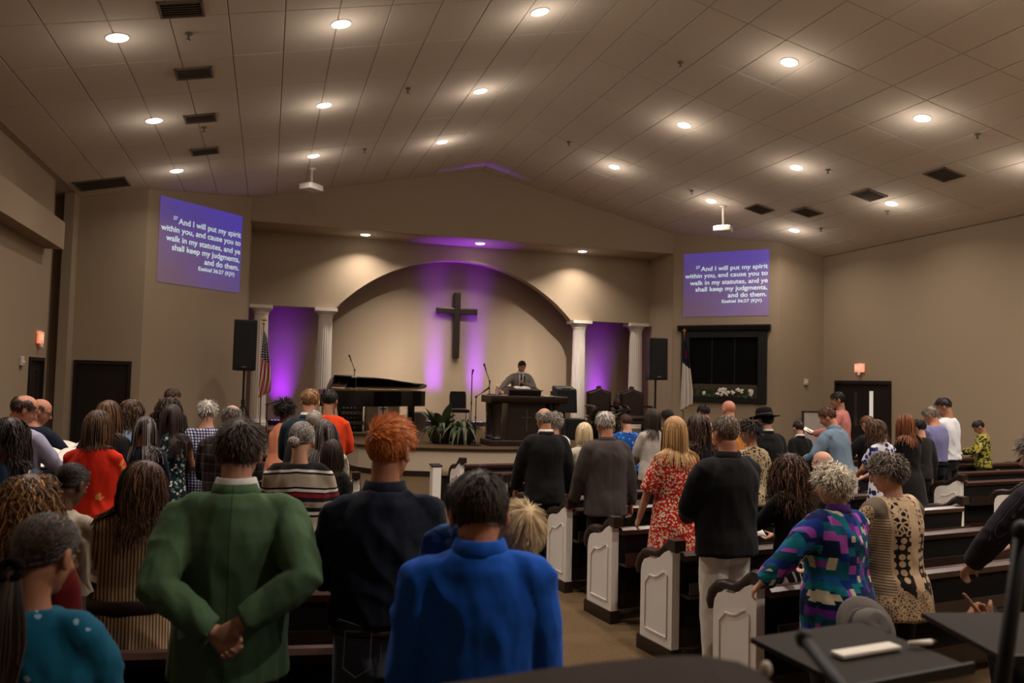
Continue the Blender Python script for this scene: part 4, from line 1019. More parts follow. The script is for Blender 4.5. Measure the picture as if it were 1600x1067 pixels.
# nominal torso rings (z, half width, half depth, y)
TORSO_M = [(.80, .13, .10, .0), (.90, .165, .12, -.012), (1.00, .155, .11, 0), (1.12, .158, .112, .004), (1.25, .176, .12, .004), (1.33, .184, .115, -.004), (1.39, .165, .098, -.010), (1.44, .108, .078, -.018), (1.475, .078, .066, -.016), (1.51, .064, .06, -.012)]
TORSO_F = [(.80, .14, .105, .0), (.90, .175, .128, -.02), (1.00, .15, .108, 0), (1.09, .132, .098, .004), (1.22, .15, .118, .012), (1.31, .156, .108, 0), (1.38, .14, .09, -.010), (1.43, .088, .068, -.016), (1.465, .062, .056, -.014), (1.50, .054, .052, -.012)]
def person(label, x, y, H, face=0.0, z=0.0, sex='m', b=1.0, depth=1.0, tone='fair', hair=None, haircol=(60, 44, 32), haircol2=None, head=(25, 0, 0), lean=0.0,
           armL='down', armR='down', curl=.5, top=None, bottom=None, collar=None, hs=1.0, seat=False, group=None, headfeat=True, glasses=False, near=None, hat=None, belt=None, point=None, neckdz=0.0, sleeveless=False, poles=None, shoe=(24, 18, 16)):
    D = math.hypot(x, y); near = near if near else (1.0 if D < 4.6 else .5 if D < 7 else .22)
    vox = (.0062 if D < 4.6 else .009 if D < 7 else .0115)
    seed = int(abs(x*1000)+abs(y*77)) % 9999
    root = empty('person', (x, y, z), math.radians(face), label, 'person', group)
    TR = TORSO_M if sex == 'm' else TORSO_F
    drop = .43 if seat else 0.0
    ln = math.radians(lean)
    def tf(p):                                   # lean the upper body forwards about the hips
        p = np.array(p, float)
        if p[2] > .9: t = p[2]-.9; p = np.array([p[0], p[1]+t*math.sin(ln), .9+t*math.cos(ln)])
        return p-np.array([0, 0, drop])
    rings = [(tf((0, yy, zz)), rx*b, ry*b*depth) for zz, rx, ry, yy in TR]
    shx = (.178 if sex == 'm' else .152)*(.5+.5*b)
    l1, l2 = (.295, .265) if sex == 'm' else (.275, .245)
    sh = {1: tf((shx, -.012, 1.392)), -1: tf((-shx, -.012, 1.392))}
    PO = {'down': ((.255*b, .0, .845), (.25, -1, 0), (-1, .1, 0)), 'front': ((.085, .30, 1.03), (.8, -.6, -.5), (-.5, .3, 1)), 'book': ((.13, .34, 1.12), (.9, -.5, -.5), (-.4, -.2, 1)),
          'clasp': ((.035, .22, .90), (.9, -.5, 0), (-.3, -1, .3)), 'behind': ((.055, -.20*b, .93), (1, -.5, .1), (.2, -1, .2)), 'pew': ((.24, .34, .86), (.6, -.8, 0), (0, .1, -1)), 'chest': ((.06, .24, 1.2), (.9, -.2, -.6), (-.3, -1, .2))}
    arms = {}
    for s, a in ((1, armR), (-1, armL)):
        if isinstance(a, str): w, po, pn = PO[a]; w = (w[0]*s, w[1], w[2]); po = (po[0]*s, po[1], po[2]); pn = (pn[0]*s, pn[1], pn[2])
        else: w, po, pn = a
        w = tf(w) if not isinstance(a, tuple) or True else w
        e, w = ik(sh[s], w, l1, l2, po); arms[s] = (e, w, np.array(pn, float))
    # head
    hp, hy, hr = [math.radians(t) for t in head]; R = rotm(hp+ln*.5, hy, hr)
    pivot = tf((0, -.012, 1.535+neckdz)); Hc = pivot+R@np.array([0, .018, .095*hs])
    top_z = (Hc+R@(CC+np.array([0, 0, 0])))[2]+CRAN.max()*.95*hs
    thick = 0 if not hair or hair.get('bald', 0) > .9 else hair.get('thick', .012)
    if hat: thick = .03
    k = H/((top_z+thick)+drop) if not seat else H/(top_z+thick)
    # ------------------------------------------------ body
    g = G()
    if hs != 1.0: HS = np.eye(3)*hs
    def hell(c, r, rot=None): g.ell(Hc+R@(np.array(c)*hs), np.array(r)*hs, R if rot is None else R@rot, 18, 12)
    g.tube([r[0] for r in rings], [(max(r[1]-.012, .05), max(r[2]-.012, .045)) for r in rings], 16)
    g.tube([tf((0, -.02, 1.44)), tf((0, -.016, 1.49)), pivot, Hc+R@np.array([0, -.022, -.05])*hs], np.array([.066, .058, .054, .056])*(1 if sex == 'm' else .86)*(.6+.4*b), 14)
    hell(CC, CRAN); hell((0, .022, -.028), (.063, .068, .088)); hell((0, .05, -.085), (.036, .036, .030)); hell((0, -.01, -.045), (.062, .06, .06))
    if headfeat:
        g.tube([Hc+R@np.array(q)*hs for q in ((0, .083, .022), (0, .098, -.004), (0, .110, -.026), (0, .092, -.036))], np.array([.008, .011, .0155, .012])*hs, 8)
        hell((.032, .075, .022), (.026, .012, .008)); hell((-.032, .075, .022), (.026, .012, .008)); hell((0, .083, -.062), (.024, .012, .008)); hell((.04, .064, -.028), (.02, .014, .016)); hell((-.04, .064, -.028), (.02, .014, .016))
    for s in (1, -1):
        hell((s*.079, -.006, -.008), (.011, .022, .034), np.array(Matrix.Rotation(s*.35, 3, 'Z'))); hell((s*.081, -.002, -.034), (.008, .012, .012))
    for s in (1, -1):
        e, w, pn = arms[s]; mid = (sh[s]+e)/2
        g.tube([sh[s]*.8+np.array([0, 0, tf((0, 0, 1.40))[2]*.2]), sh[s], mid, e, (e+w)/2, w], np.array([.05, .054, .046, .039, .037, .027])*(.75+.25*b)*(1 if sex == 'm' else .88), 12)
        dv = nrm(w-e)
        if not isinstance(armR if s == 1 else armL, str): dv = nrm(dv+np.array((0, .15, -.1)))
        hand(g, w, dv, pn, s, curl, 1.0 if sex == 'm' else .92, point == s)
    hipx = .085
    legs = {}
    for s in (1, -1):
        if seat: P = [(s*hipx, 0, .90-drop), (s*.11, .42, .90-drop-.02), (s*.11, .40, .08), (s*.11, .42, .07)]
        else: P = [(s*hipx, 0, .90), (s*.095, .015, .48), (s*.10, -.02, .09), (s*.10, .0, .07)]
        legs[s] = [np.array(q, float) for q in P]
        g.tube(legs[s][:3], np.array([.085, .06, .04])*(.7+.3*b), 12)
        g.tube([legs[s][2]+np.array([0, -.03, -.03]), legs[s][2]+np.array([0, .05, -.045]), legs[s][2]+np.array([0, .15, -.06])], [(.033, .035), (.04, .03), (.035, .018)], 10)
    body = remeshed('body', g, skin(tone), root, vox*1.0, k, 3, dec=.26 if vox < .007 else .24)
    # ------------------------------------------------ clothes
    def leg_cloth(m, name, flare=0.0, short=False):
        g = G(); g.tube([tf((0, -.005, zz)) for zz in (.775, .84, .92, .98, 1.0)], [(rx*b+.010, ry*b*depth+.010) for rx, ry in ((.125, .10), (.145, .110), (.165, .12), (.154, .110), (.15, .105))], 16)
        for s in (1, -1):
            a, b_, c = legs[s][:3]; e = c+(b_-c)*(.0 if not short else .8)
            g.tube([a, (a+b_)/2, b_, (b_+e)/2, e+np.array([0, 0, -.01])], np.array([.095, .092, .078, .07+flare*.5, .066+flare])*(.75+.25*b), 14)
        return remeshed(name, g, m, root, vox*1.9, k, 3, fold=.010, seed=seed+1)
    if bottom and bottom[0] == 'trousers': leg_cloth(bottom[1], 'trousers')
    if bottom and bottom[0] == 'jeans':
        jj = leg_cloth(bottom[1], 'jeans')
        stm = plain('jeans_stitch', (92, 92, 92), .8)
        p = G(); yb = -(.125*b*depth+.024)
        for s in (1, -1):
            q = [(s*.035, yb, .965), (s*.125*b, yb+.022, .965), (s*.13*b, yb+.02, .83), (s*.085*b, yb-.005, .80), (s*.04, yb-.004, .83), (s*.035, yb, .965)]
            p.tube(np.array(q)*k, .0022, 5, cap=True)
        p.tube(np.array([(-.15*b, yb+.05, 1.0), (-.08, yb+.012, .985), (0, yb+.008, .972), (.08, yb+.012, .985), (.15*b, yb+.05, 1.0)])*k, .0024, 5)
        p.tube(np.array([(0, yb+.008, 1.05), (0, yb+.006, .95), (0, yb+.02, .84)])*k, .0022, 5); p.build('pocket_stitching', stm, jj)
    if bottom and bottom[0] == 'skirt':
        g = G(); hz = bottom[2] if len(bottom) > 2 else .42
        zs = [1.04, .98, .9, .7, hz]; g.tube([tf((0, -.008, q)) for q in zs], [(rx*b+.012, ry*b*depth+.012) for rx, ry in ((.13, .09), (.15, .108), (.17, .122), (.19, .15), (.215, .18))], 20); remeshed('skirt', g, bottom[1], root, vox*2.0, k, 3, fold=.014, seed=seed+2)
    tname, tm = top['name'], top['m']; ease = top.get('ease', .016); hem = top.get('hem', .86); sl = top.get('sleeve', 1.0); flare = top.get('flare', .0)
    g = G(); rz = np.array([r[0] for r in TR]); rX = np.array([r[1] for r in TR])*b; rY = np.array([r[2] for r in TR])*b*depth; ry0 = np.array([r[3] for r in TR])
    zs = [hem]+[q for q in (.5, .62, .74, .84, .92, 1.0, 1.08, 1.16, 1.24, 1.31, 1.36, 1.40, 1.435) if q > hem+.03]+[1.47]
    pts, rad = [], []
    for q in zs:
        qq = max(q, .9) if q < .9 else q; ex = ease+(.9-q)*flare if q < .9 else ease; ex = ex if q < 1.46 else ease*.5
        if top.get('loose'): ex += top['loose']*max(0, 1-abs(q-1.0)/.35)
        wx = np.interp(qq, rz, rX)+ex; wy = np.interp(qq, rz, rY)+ex
        if top.get('straight'): wx = max(wx, np.interp(1.3, rz, rX)*top['straight']+ease) if q < 1.3 else wx; wy = max(wy, np.interp(1.25, rz, rY)*top['straight']*.97+ease) if q < 1.25 else wy
        pts.append(tf((0, np.interp(qq, rz, ry0), q))); rad.append((wx, wy))
    g.tube(pts, rad, 20)
    if sl > 0 and not sleeveless:
        sr = top.get('sr', 1.0)
        for s in (1, -1):
            e, w, pn = arms[s]; A = np.array(sh[s]); inn = A*np.array([.42, 1, 1])+np.array([0, 0, .028]); f = lambda t: A+(e-A)*min(1, t*2) if t <= .5 else e+(w-e)*(t*2-1)
            path = [inn, A*np.array([.78, 1, 1])+np.array([0, 0, .012]), A+np.array([0, 0, -.006]), f(.10), f(.22)]; rr = [.044, .052, .053, .056, .060]
            for t, r in ((.36, .057), (.5, .053), (.64, .05), (.8, .045), (.97, .040)):
                if t < sl+.02: path.append(f(t)); rr.append(r*(1+top.get('bell', 0)*t))
            g.tube(path, (np.array(rr)*(.72+.28*b)*sr+(ease-.016)*.6), 14)
    garment = remeshed(tname, g, tm, root, vox*1.4, k, 3, fold=top.get('fold', .012), seed=seed)
    if collar:
        cm, ch = collar[0], collar[1]; g = G(); r0 = .072 if sex == 'm' else .062; r0 *= (.6+.4*b)
        pr = [(r0+.022, -.028), (r0+.012, .0), (r0+.004, ch), (r0-.004, ch+.003), (r0-.010, ch-.004), (r0-.006, -.03)]
        a = np.linspace(0, 2*PI, 28, endpoint=False); v = []
        for r, zz in pr:
            for t in a: v.append(tf((r*math.cos(t), r*1.02*math.sin(t)-.012-zz*.12, 1.487+zz-.026*max(0, math.sin(t)))))
        n = 28; m_ = len(pr); f = [(i*n+j, i*n+(j+1) % n, ((i+1) % m_)*n+(j+1) % n, ((i+1) % m_)*n+j) for i in range(m_) for j in range(n)]
        g.add(np.array(v)*k, f); g.build('collar', cm, garment, True)
        if len(collar) > 2:                      # a shirt collar showing above the jacket's
            g = G(); v2 = (np.array(v)-tf((0, -.012, 1.487)))*np.array([.93, .93, 1])+tf((0, -.012, 1.487))+np.array([0, .002, collar[3] if len(collar) > 3 else .016]); g.add(v2*k, f); g.build('shirt_collar', collar[2], garment, True)
    if belt:
        z0 = belt[1]; g = G(); off = belt[3] if len(belt) > 3 else ease+.018+top.get('loose', 0); wx = np.interp(z0, rz, rX)+off; wy = np.interp(z0, rz, rY)+off; hgt = belt[2]
        pr = [(0, -hgt), (.007, -hgt*.8), (.009, 0), (.007, hgt*.8), (0, hgt), (-.012, 0)]; v = []; n = 36
        for dx, dz in pr:
            for t in np.linspace(0, 2*PI, n, endpoint=False): v.append(tf(((wx+dx)*math.cos(t), (wy+dx)*math.sin(t)+np.interp(z0, rz, ry0), z0+dz)))
        f = [(i*n+j, i*n+(j+1) % n, ((i+1) % 6)*n+(j+1) % n, ((i+1) % 6)*n+j) for i in range(6) for j in range(n)]
        g.add(np.array(v)*k, f); g.build('belt', belt[0], root, True)
    shm = plain('shoe_leather_%d' % sum(shoe), shoe, .45, .4)
    for s in (1, -1):
        a = legs[s][2]; g = G(); bz = a[2]
        g.tube([(a[0], a[1]-.075, .035), (a[0], a[1]-.03, .05), (a[0]+s*.005, a[1]+.06, .05), (a[0]+s*.012, a[1]+.15, .034), (a[0]+s*.012, a[1]+.20, .024)], [(.03, .03), (.042, .05), (.047, .045), (.046, .032), (.03, .018)], 12)
        g.bb((a[0]-.03, a[1]-.085, .0), (a[0]+.03, a[1]-.02, .03)); q = G(); q.add(g.arr()*k, g.f); q.build('shoe', shm, root, True)
    # ------------------------------------------------ hair, hat, face
    hm = hairmat(haircol, haircol2)
    if hair:
        sc_H = Hc
        tor = [(tf((0, -.012, 1.22)), np.array([.20*b, .135*b*depth, .30])), (tf((0, -.012, 1.40)), np.array([.20*b, .098, .085])), (tf((0, -.018, 1.48)), np.array([.074, .074, .10]))]
        hh = dict(hair); V, F, rnd = strands(hh, Hc, R, tor, near*hh.get('dens', 1.0), seed)
        Vc, Fc = cap_shell(hh, Hc, R); nV = len(V)
        rc = np.random.default_rng(seed).uniform(.1, .5, len(Vc))
        V = np.concatenate([V, Vc]); F = np.concatenate([F, Fc+nV]); rnd = np.concatenate([rnd, rc])
        if hs != 1.0: V = Hc+(V-Hc)*hs
        o = bpy.data.objects.new('hair', raw_mesh('hair', V*k, F, hm, rnd)); COL.objects.link(o); o.parent = root
        if hh.get('tie'):
            Gp = Hc+R@np.array(hh['gather']); g = G(); a = np.linspace(0, 2*PI, 17); g.tube(np.array([Gp+np.array([.03*math.cos(t), -.006+.0*t, 0])+R@np.array([0, 0, .026*math.sin(t)]) for t in a])*k, .013*k, 8); g.build('hair_tie', hh['tie'], root, True)
    if headfeat and abs(head[1]) > 10 or head[1] == -999 or glasses == 2:
        em = plain('eye_white', (200, 192, 184), .3, .5); im = plain('iris', (30, 20, 14), .2, .6)
        for s in (1, -1):
            c = Hc+R@np.array([s*.031, .072, .008])*hs; g = G(); g.ell(c*k, np.array([.0125, .012, .0105])*hs*k, R, 12, 8); e_ = g.build('eye', em, root, True)
            g = G(); g.ell((c+R@np.array([0, .0095, -.002])*hs)*k, np.array([.0055, .004, .0055])*hs*k, R, 10, 6); g.build('iris', im, e_, True)
            g = G(); g.tube(np.array([Hc+R@np.array(q)*hs for q in ((s*.014, .089, .026), (s*.032, .086, .033), (s*.052, .070, .026))])*k, np.array([.003, .004, .002])*hs*k, 6); g.build('eyebrow', hm, root, True)
        g = G(); g.tube(np.array([Hc+R@np.array(q)*hs for q in ((-.022, .083, -.060), (0, .095, -.062), (.022, .083, -.060))])*k, np.array([.002, .0045, .002])*hs*k, 6); g.build('lips', plain('lips', (140, 72, 62), .5, .4), root, True)
    if glasses:
        g = G(); fm = black_m
        for s in (1, -1):
            a = np.linspace(0, 2*PI, 15); g.tube(np.array([Hc+R@np.array([s*.033+.023*math.cos(t), .094, .008+.017*math.sin(t)])*hs for t in a])*k, .0022*k, 6)
            g.tube(np.array([Hc+R@np.array(q)*hs for q in ((s*.056, .092, .014), (s*.078, .06, .016), (s*.082, -.005, .008))])*k, .0022*k, 6)
        g.tube(np.array([Hc+R@np.array(q)*hs for q in ((-.012, .096, .012), (.012, .096, .012))])*k, .002*k, 6); g.build('glasses', fm, root, True)
    if hat:
        g = G(); g.lathe([(.17, .036), (.172, .042), (.10, .05), (.098, .056), (.094, .105), (.082, .15), (.05, .16), (.0, .148), ], n=28); v = g.arr()*np.array([1, 1.16, 1]); v[:, 2] += np.where(np.hypot(v[:, 0], v[:, 1]) > .14, .012*np.abs(v[:, 0])/.17-.004, 0)
        q = G(); q.add((Hc+v@R.T)*k, g.f); ho = q.build('hat', hat, root, True)
        g = G(); g.lathe([(.1, .055), (.1005, .075), (.097, .085), (.094, .06)], n=28); v = g.arr()*np.array([1, 1.16, 1]); q = G(); q.add((Hc+v@R.T)*k, g.f); q.build('hat_band', black_m, ho, True)
    root['k'] = k
    return root, dict(arms={s: (np.array(a[1])*k) for s, a in arms.items()}, Hc=Hc*k, k=k, R=R)
def at_local(root, p):
    M = Matrix.Translation(root.location) @ Matrix.Rotation(root.rotation_euler[2], 4, 'Z'); return M @ Vector(p)
# ------------------------------------------------ cloth patterns (colour only)
K_ = lambda a, b, c: lin((a, b, c))
def frac(t, s, k): return t.math('FRACT', t.math('MULTIPLY', s, k))
def gingham(t, v):
    x, y, z = t.sep(v); a = t.math('LESS_THAN', frac(t, t.math('ADD', x, t.math('MULTIPLY', y, .6)), 38), .5); b = t.math('LESS_THAN', frac(t, z, 38), .5)
    return t.ramp(t.math('MULTIPLY', t.math('ADD', a, b), .49), [(0, K_(206, 200, 200)), (.3, K_(84, 88, 124)), (.8, K_(30, 34, 66))], 'CONSTANT')
def plaid(t, v):
    x, y, z = t.sep(v); a = t.ramp(frac(t, t.math('ADD', x, t.math('MULTIPLY', y, .5)), 11), [(0, K_(34, 30, 30)), (.45, K_(86, 74, 70)), (.55, K_(30, 26, 28)), (.85, K_(70, 44, 44))], 'CONSTANT')
    b = t.ramp(frac(t, z, 13), [(0, K_(40, 36, 36)), (.5, K_(104, 92, 86)), (.6, K_(26, 24, 26))], 'CONSTANT'); return t.mix(.5, a, b)
def knit_stripes(t, v):
    x, y, z = t.sep(v); zz = t.math('ADD', z, t.math('MULTIPLY', t.math('ABSOLUTE', x), .10))
    blk, wh, rd, cr = K_(22, 20, 22), K_(196, 188, 178), K_(120, 22, 34), K_(160, 148, 132)
    f = t.math('DIVIDE', t.math('SUBTRACT', zz, .85), .6)
    st = [(0, cr), (.10, blk), (.13, wh), (.16, blk), (.19, rd), (.225, blk), (.25, cr), (.40, blk), (.425, wh), (.455, blk), (.50, cr), (.555, blk), (.60, rd), (.64, blk), (.655, wh), (.68, blk), (.70, cr), (.83, blk), (.85, wh), (.875, blk)]
    r = t.ramp(f, st, 'CONSTANT'); return r
def tan_stripes(t, v):
    x, y, z = t.sep(v); return t.ramp(frac(t, t.math('ADD', x, t.math('MULTIPLY', y, .45)), 62), [(0, K_(150, 122, 92)), (.55, K_(66, 50, 40))], 'CONSTANT')
def pinstripe(t, v):
    x, y, z = t.sep(v); return t.ramp(frac(t, t.math('ADD', x, t.math('MULTIPLY', y, .8)), 80), [(0, K_(26, 22, 26)), (.86, K_(66, 56, 66))], 'CONSTANT')
def skirt_stripe(t, v):
    x, y, z = t.sep(v); return t.ramp(frac(t, t.math('ADD', x, t.math('MULTIPLY', y, .8)), 40), [(0, K_(16, 15, 16)), (.72, K_(150, 140, 130))], 'CONSTANT')
def print_(bg, cols, scale, thr=.42, warp=.5):
    def fn(t, v):
        n = t.n('ShaderNodeTexNoise'); t.l(v, n.inputs['Vector']); n.inputs['Scale'].default_value = scale*.8
        w = t.n('ShaderNodeVectorMath', operation='SCALE'); t.l(n.outputs['Color'], w.inputs[0]); w.inputs['Scale'].default_value = warp/scale
        a = t.n('ShaderNodeVectorMath', operation='ADD'); t.l(v, a.inputs[0]); t.l(w.outputs[0], a.inputs[1])
        vo = t.n('ShaderNodeTexVoronoi'); t.l(a.outputs[0], vo.inputs['Vector']); vo.inputs['Scale'].default_value = scale
        s = t.sep(vo.outputs['Color'])[0]; st = [(i/len(cols), c) for i, c in enumerate(cols)]
        return t.mix(t.math('LESS_THAN', vo.outputs['Distance'], thr), bg, t.ramp(s, st, 'CONSTANT'))
    return fn
red_print = print_(K_(176, 32, 22), [K_(212, 190, 160), K_(206, 176, 146), K_(176, 32, 22), K_(214, 196, 170)], 62, .5, 1.3)
floral_dark = print_(K_(16, 28, 34), [K_(150, 156, 140), K_(16, 28, 34), K_(70, 96, 96), K_(16, 28, 34), K_(178, 176, 160)], 34, .5, 1.1)
floral_blue = print_(K_(196, 192, 194), [K_(30, 36, 92), K_(24, 28, 70), K_(196, 192, 194), K_(44, 56, 120)], 18, .46, .9)
teal_print = print_(K_(10, 78, 104), [K_(10, 78, 104), K_(150, 176, 186), K_(10, 78, 104), K_(10, 70, 94), K_(120, 150, 170), K_(10, 78, 104)], 26, .24, .8)
red_flower = print_(K_(196, 40, 18), [K_(196, 40, 18), K_(206, 132, 70), K_(196, 40, 18), K_(196, 40, 18), K_(196, 40, 18)], 15, .44, 2.4)
blue_flower = print_(K_(24, 66, 136), [K_(50, 110, 180), K_(16, 44, 100), K_(24, 66, 136), K_(90, 140, 190)], 22, .5, 1.2)
blue_kid = print_(K_(34, 66, 116), [K_(20, 40, 80), K_(60, 96, 150), K_(24, 50, 96)], 24, .5, 1.5)
leopard = print_(K_(160, 140, 110), [K_(48, 36, 28), K_(70, 52, 38), K_(160, 140, 110), K_(40, 30, 24)], 36, .42, 1.0)
def camo(t, v):
    return t.ramp(t.noise(v, 9, 3), [(0, K_(30, 32, 22)), (.42, K_(150, 140, 52)), (.52, K_(40, 44, 26)), (.6, K_(176, 160, 80))], 'CONSTANT')
def tan_camo(t, v):
    x, y, z = t.sep(v); c = t.ramp(t.noise(v, 10, 3), [(0, K_(54, 52, 46)), (.45, K_(112, 100, 84)), (.55, K_(70, 64, 54))], 'CONSTANT'); return t.mix(t.math('GREATER_THAN', z, 1.18), c, K_(150, 128, 108))
def patchwork(t, v):
    def cells(sx, sz, off):
        x, y, z = t.sep(v); cx = t.n('ShaderNodeCombineXYZ'); xx = t.math('ADD', x, t.math('MULTIPLY', y, .55))
        fx = t.math('FLOOR', t.math('MULTIPLY', t.math('ADD', xx, off), sx)); t.l(fx, cx.inputs[0])
        t.l(t.math('FLOOR', t.math('ADD', t.math('MULTIPLY', z, sz), t.math('MULTIPLY', fx, .37))), cx.inputs[1]); wn = t.n('ShaderNodeTexWhiteNoise'); t.l(cx.outputs[0], wn.inputs['Vector']); return wn.outputs['Value']
    pal = [K_(14, 86, 108), K_(18, 46, 116), K_(8, 66, 84), K_(96, 40, 132), K_(14, 24, 70), K_(16, 104, 118), K_(12, 30, 66), K_(150, 70, 156), K_(24, 82, 140), K_(14, 30, 60)]
    a = t.ramp(cells(26, 21, .13), [(i/len(pal), c) for i, c in enumerate(pal)], 'CONSTANT')
    s = cells(44, 30, .31); return t.mix(t.math('GREATER_THAN', s, .86), a, t.ramp(cells(44, 30, .31), [(0, K_(196, 186, 160)), (.93, K_(190, 180, 150)), (.965, K_(132, 60, 150))], 'CONSTANT'))
def lace(t, v):
    x, y, z = t.sep(v); ax = t.math('ABSOLUTE', x); tan, dark, mesh_ = K_(188, 160, 128), K_(30, 25, 22), K_(104, 92, 78)
    ring = t.voro(t.map(v, (1, .35, 1)), 34, 'DISTANCE_TO_EDGE'); cr = t.mix(t.math('LESS_THAN', ring, .16), dark, tan)
    big = t.voro(t.map(v, (1, .3, 1)), 22, rnd=.3); cr2 = t.mix(t.math('LESS_THAN', big, .40), dark, tan)
    cr = t.mix(t.math('LESS_THAN', z, 1.12), cr, cr2)
    comb = t.mix(t.math('LESS_THAN', frac(t, z, 64), .55), mesh_, tan)
    fine = t.mix(t.math('LESS_THAN', t.voro(v, 60, 'DISTANCE_TO_EDGE'), .14), K_(96, 78, 58), tan)
    c = t.mix(t.math('GREATER_THAN', ax, .035), tan, cr)                       # tan spine, crochet either side
    c = t.mix(t.math('GREATER_THAN', ax, .125), c, tan)                        # border
    c = t.mix(t.math('GREATER_THAN', ax, .140), c, t.mix(t.math('GREATER_THAN', z, 1.22), comb, mesh_))
    c = t.mix(t.math('GREATER_THAN', ax, .215), c, fine)
    c = t.mix(t.math('GREATER_THAN', z, 1.43), c, tan)
    return t.mix(t.math('LESS_THAN', z, t.math('ADD', .80, t.math('MULTIPLY', t.math('SINE', t.math('MULTIPLY', x, 44)), .022))), c, fine)
C = lambda n, c, **k: cloth('cloth_'+n, c, **k)
def T(name, m, **k): d = dict(name=name, m=m); d.update(k); return d
dk = C('charcoal', (30, 28, 28)); trou = ('trousers', C('dark_trousers', (28, 26, 28))); blk = C('black', (17, 16, 17)); navy = C('navy', (22, 28, 44)); whitec = C('white', (206, 202, 198)); cream = C('cream', (188, 176, 158))
def JK(m, hem=.80, **k): d = dict(hem=hem, ease=.026, flare=.06, straight=.92, sr=1.12, fold=.012); d.update(k); return T('jacket', m, **d)
def SH(m, hem=.90, **k): d = dict(hem=hem, ease=.020, loose=.014, sr=1.05, fold=.016); d.update(k); return T('shirt', m, **d)
def DR(m, hem=.42, **k): d = dict(hem=hem, ease=.012, flare=.16, fold=.012, sr=1.0); d.update(k); return T('dress', m, **d)
short = dict(len=.045, n=1500, seg=3, w=.005, lift=.22, mess=.16, grav=.05)
crop = dict(len=.022, n=1500, seg=2, w=.0045, lift=.3, mess=.2, thick=.008)
sparse = dict(len=.03, n=1300, seg=3, w=.004, lift=.12, mess=.15, thick=.006)
bob = dict(len=.25, n=1500, seg=8, w=.0065, lift=.2, gc=.42, cap=1.08, vol=1.10, mess=.08, thick=.016)
long_ = dict(len=.44, n=1300, seg=9, w=.0068, lift=.1, gc=.5, cap=1.06, vol=1.075, mess=.06, part=1, thick=.014)
wavy = dict(len=.42, n=1200, seg=9, w=.0065, lift=.2, gc=.42, cap=1.09, vol=1.11, mess=.1, curl=(.011, 1.1), part=1, thick=.018)
curly = dict(len=.34, n=1400, seg=9, w=.006, lift=.4, gc=.36, cap=1.14, vol=1.17, mess=.2, curl=(.018, 2.0), thick=.03, lmin=.5)
afro = dict(len=.085, n=1500, seg=6, w=.007, lift=2.0, grav=0, cap=1.2, vol=1.05, mess=.4, curl=(.010, 2.2), thick=.075)
perm = dict(len=.075, n=1500, seg=5, w=.006, lift=.8, grav=.06, cap=1.14, vol=1.1, mess=.35, curl=(.008, 1.6), thick=.035)
def hs_(base, **k): d = dict(base); d.update(k); return d
BR, DB, BK, GR, WH, LG = (66, 44, 28), (38, 26, 19), (20, 16, 15), (120, 112, 104), (196, 188, 176), (146, 138, 128)
P = {}
def add(key, label, x, y, H, face, **k): P[key] = person(label, x, y, H, face, **k); return P[key]

# ------------------------------------------------ left block, from the camera forwards
add('teal', 'woman in a teal flowered blouse with a low dark ponytail at the lower left', -1.26, 2.16, 1.57, 4, sex='f', tone='tan', b=1.12, hair=dict(len=.1, n=1500, seg=6, w=.006, lift=.05, gather=(0, -.118, -.055), tail=.42, cap=1.06, vol=1.07, mess=.05, tie=blackc_m), haircol=(34, 24, 20), haircol2=(78, 60, 50), head=(18, -14, 0), top=SH(C('teal_print', teal_print), .82, fold=.014), bottom=('skirt', dk), armR='front', armL='front')
add('curly', 'woman with big curly gold streaked hair and a dark red top at the left edge', -1.82, 3.04, 1.57, 2, sex='f', hair=hs_(curly, n=1900), haircol=(70, 48, 30), haircol2=(190, 136, 76), head=(15, 10, 0), top=SH(C('dark_red_lace', (92, 18, 18)), .85), bottom=('skirt', dk))
add('green', 'man in a green blazer holding his hands clasped behind his back', -1.07, 3.16, 1.78, 12, b=1.14, tone='fair', hair=hs_(short, len=.052, mess=.26, lift=.28), haircol=(44, 32, 23), haircol2=(88, 62, 42), head=(14, -6, 0), top=JK(C('green_wool', (76, 101, 72), fold=.5, seam='centre'), .78, fold=.016, sr=1.15), bottom=('trousers', C('charcoal_trousers', (30, 27, 26))), armL=((-.03, -.225, 1.0), (-1, -.4, -.1), (.25, -1, -.1)), armR=((.06, -.235, 1.035), (1, -.4, -.1), (-.35, .9, -.1)), curl=.95, collar=(C('green_wool', (76, 101, 72)), .022, whitec, .020))
add('ginger', 'tall man with short ginger hair in a dark navy shirt and dark jeans', -.50, 3.25, 1.81, 10, b=1.06, tone='ruddy', hair=hs_(short, len=.024, topl=2.6, mess=.16, lift=.12, toplift=.28, fwd=.7, sidew=.7, n=2400, nape=-.07, w=.0042, thick=.028), haircol=(176, 92, 34), haircol2=(232, 146, 66), head=(8, -32, 0), top=SH(C('navy_shirt', (26, 32, 45), fold=.6, seam='yoke'), .97, fold=.022, ease=.024), bottom=('jeans', C('jeans', (92, 98, 104), var=.25)), collar=(C('navy_shirt', (22, 27, 38)), .024), armL='front', armR='front', belt=(plain('belt_brown', (56, 34, 24), .5), .950, .016, .022))
add('blue', 'man in a bright blue sweater hugging two children at the aisle, seen from behind', -.08, 2.35, 1.69, 4, b=.90, neckdz=-.045, tone='ruddy', hair=hs_(short, len=.036, n=2100, mess=.10, lift=.04, w=.004, nape=-.075), haircol=(40, 29, 22), haircol2=(80, 58, 42), head=(22, 4, 0), top=SH(C('royal_blue', (24, 84, 184), fold=.55), .72, ease=.024, loose=.01, sr=1.15, fold=.02), bottom=trou, armR=((.10, .27, 1.12), (.35, -.5, -1), (-.5, .4, .2)), armL=((-.10, .27, 1.10), (-.35, -.5, -1), (.5, .4, .2)), collar=(C('royal_blue', (24, 84, 184)), .022))
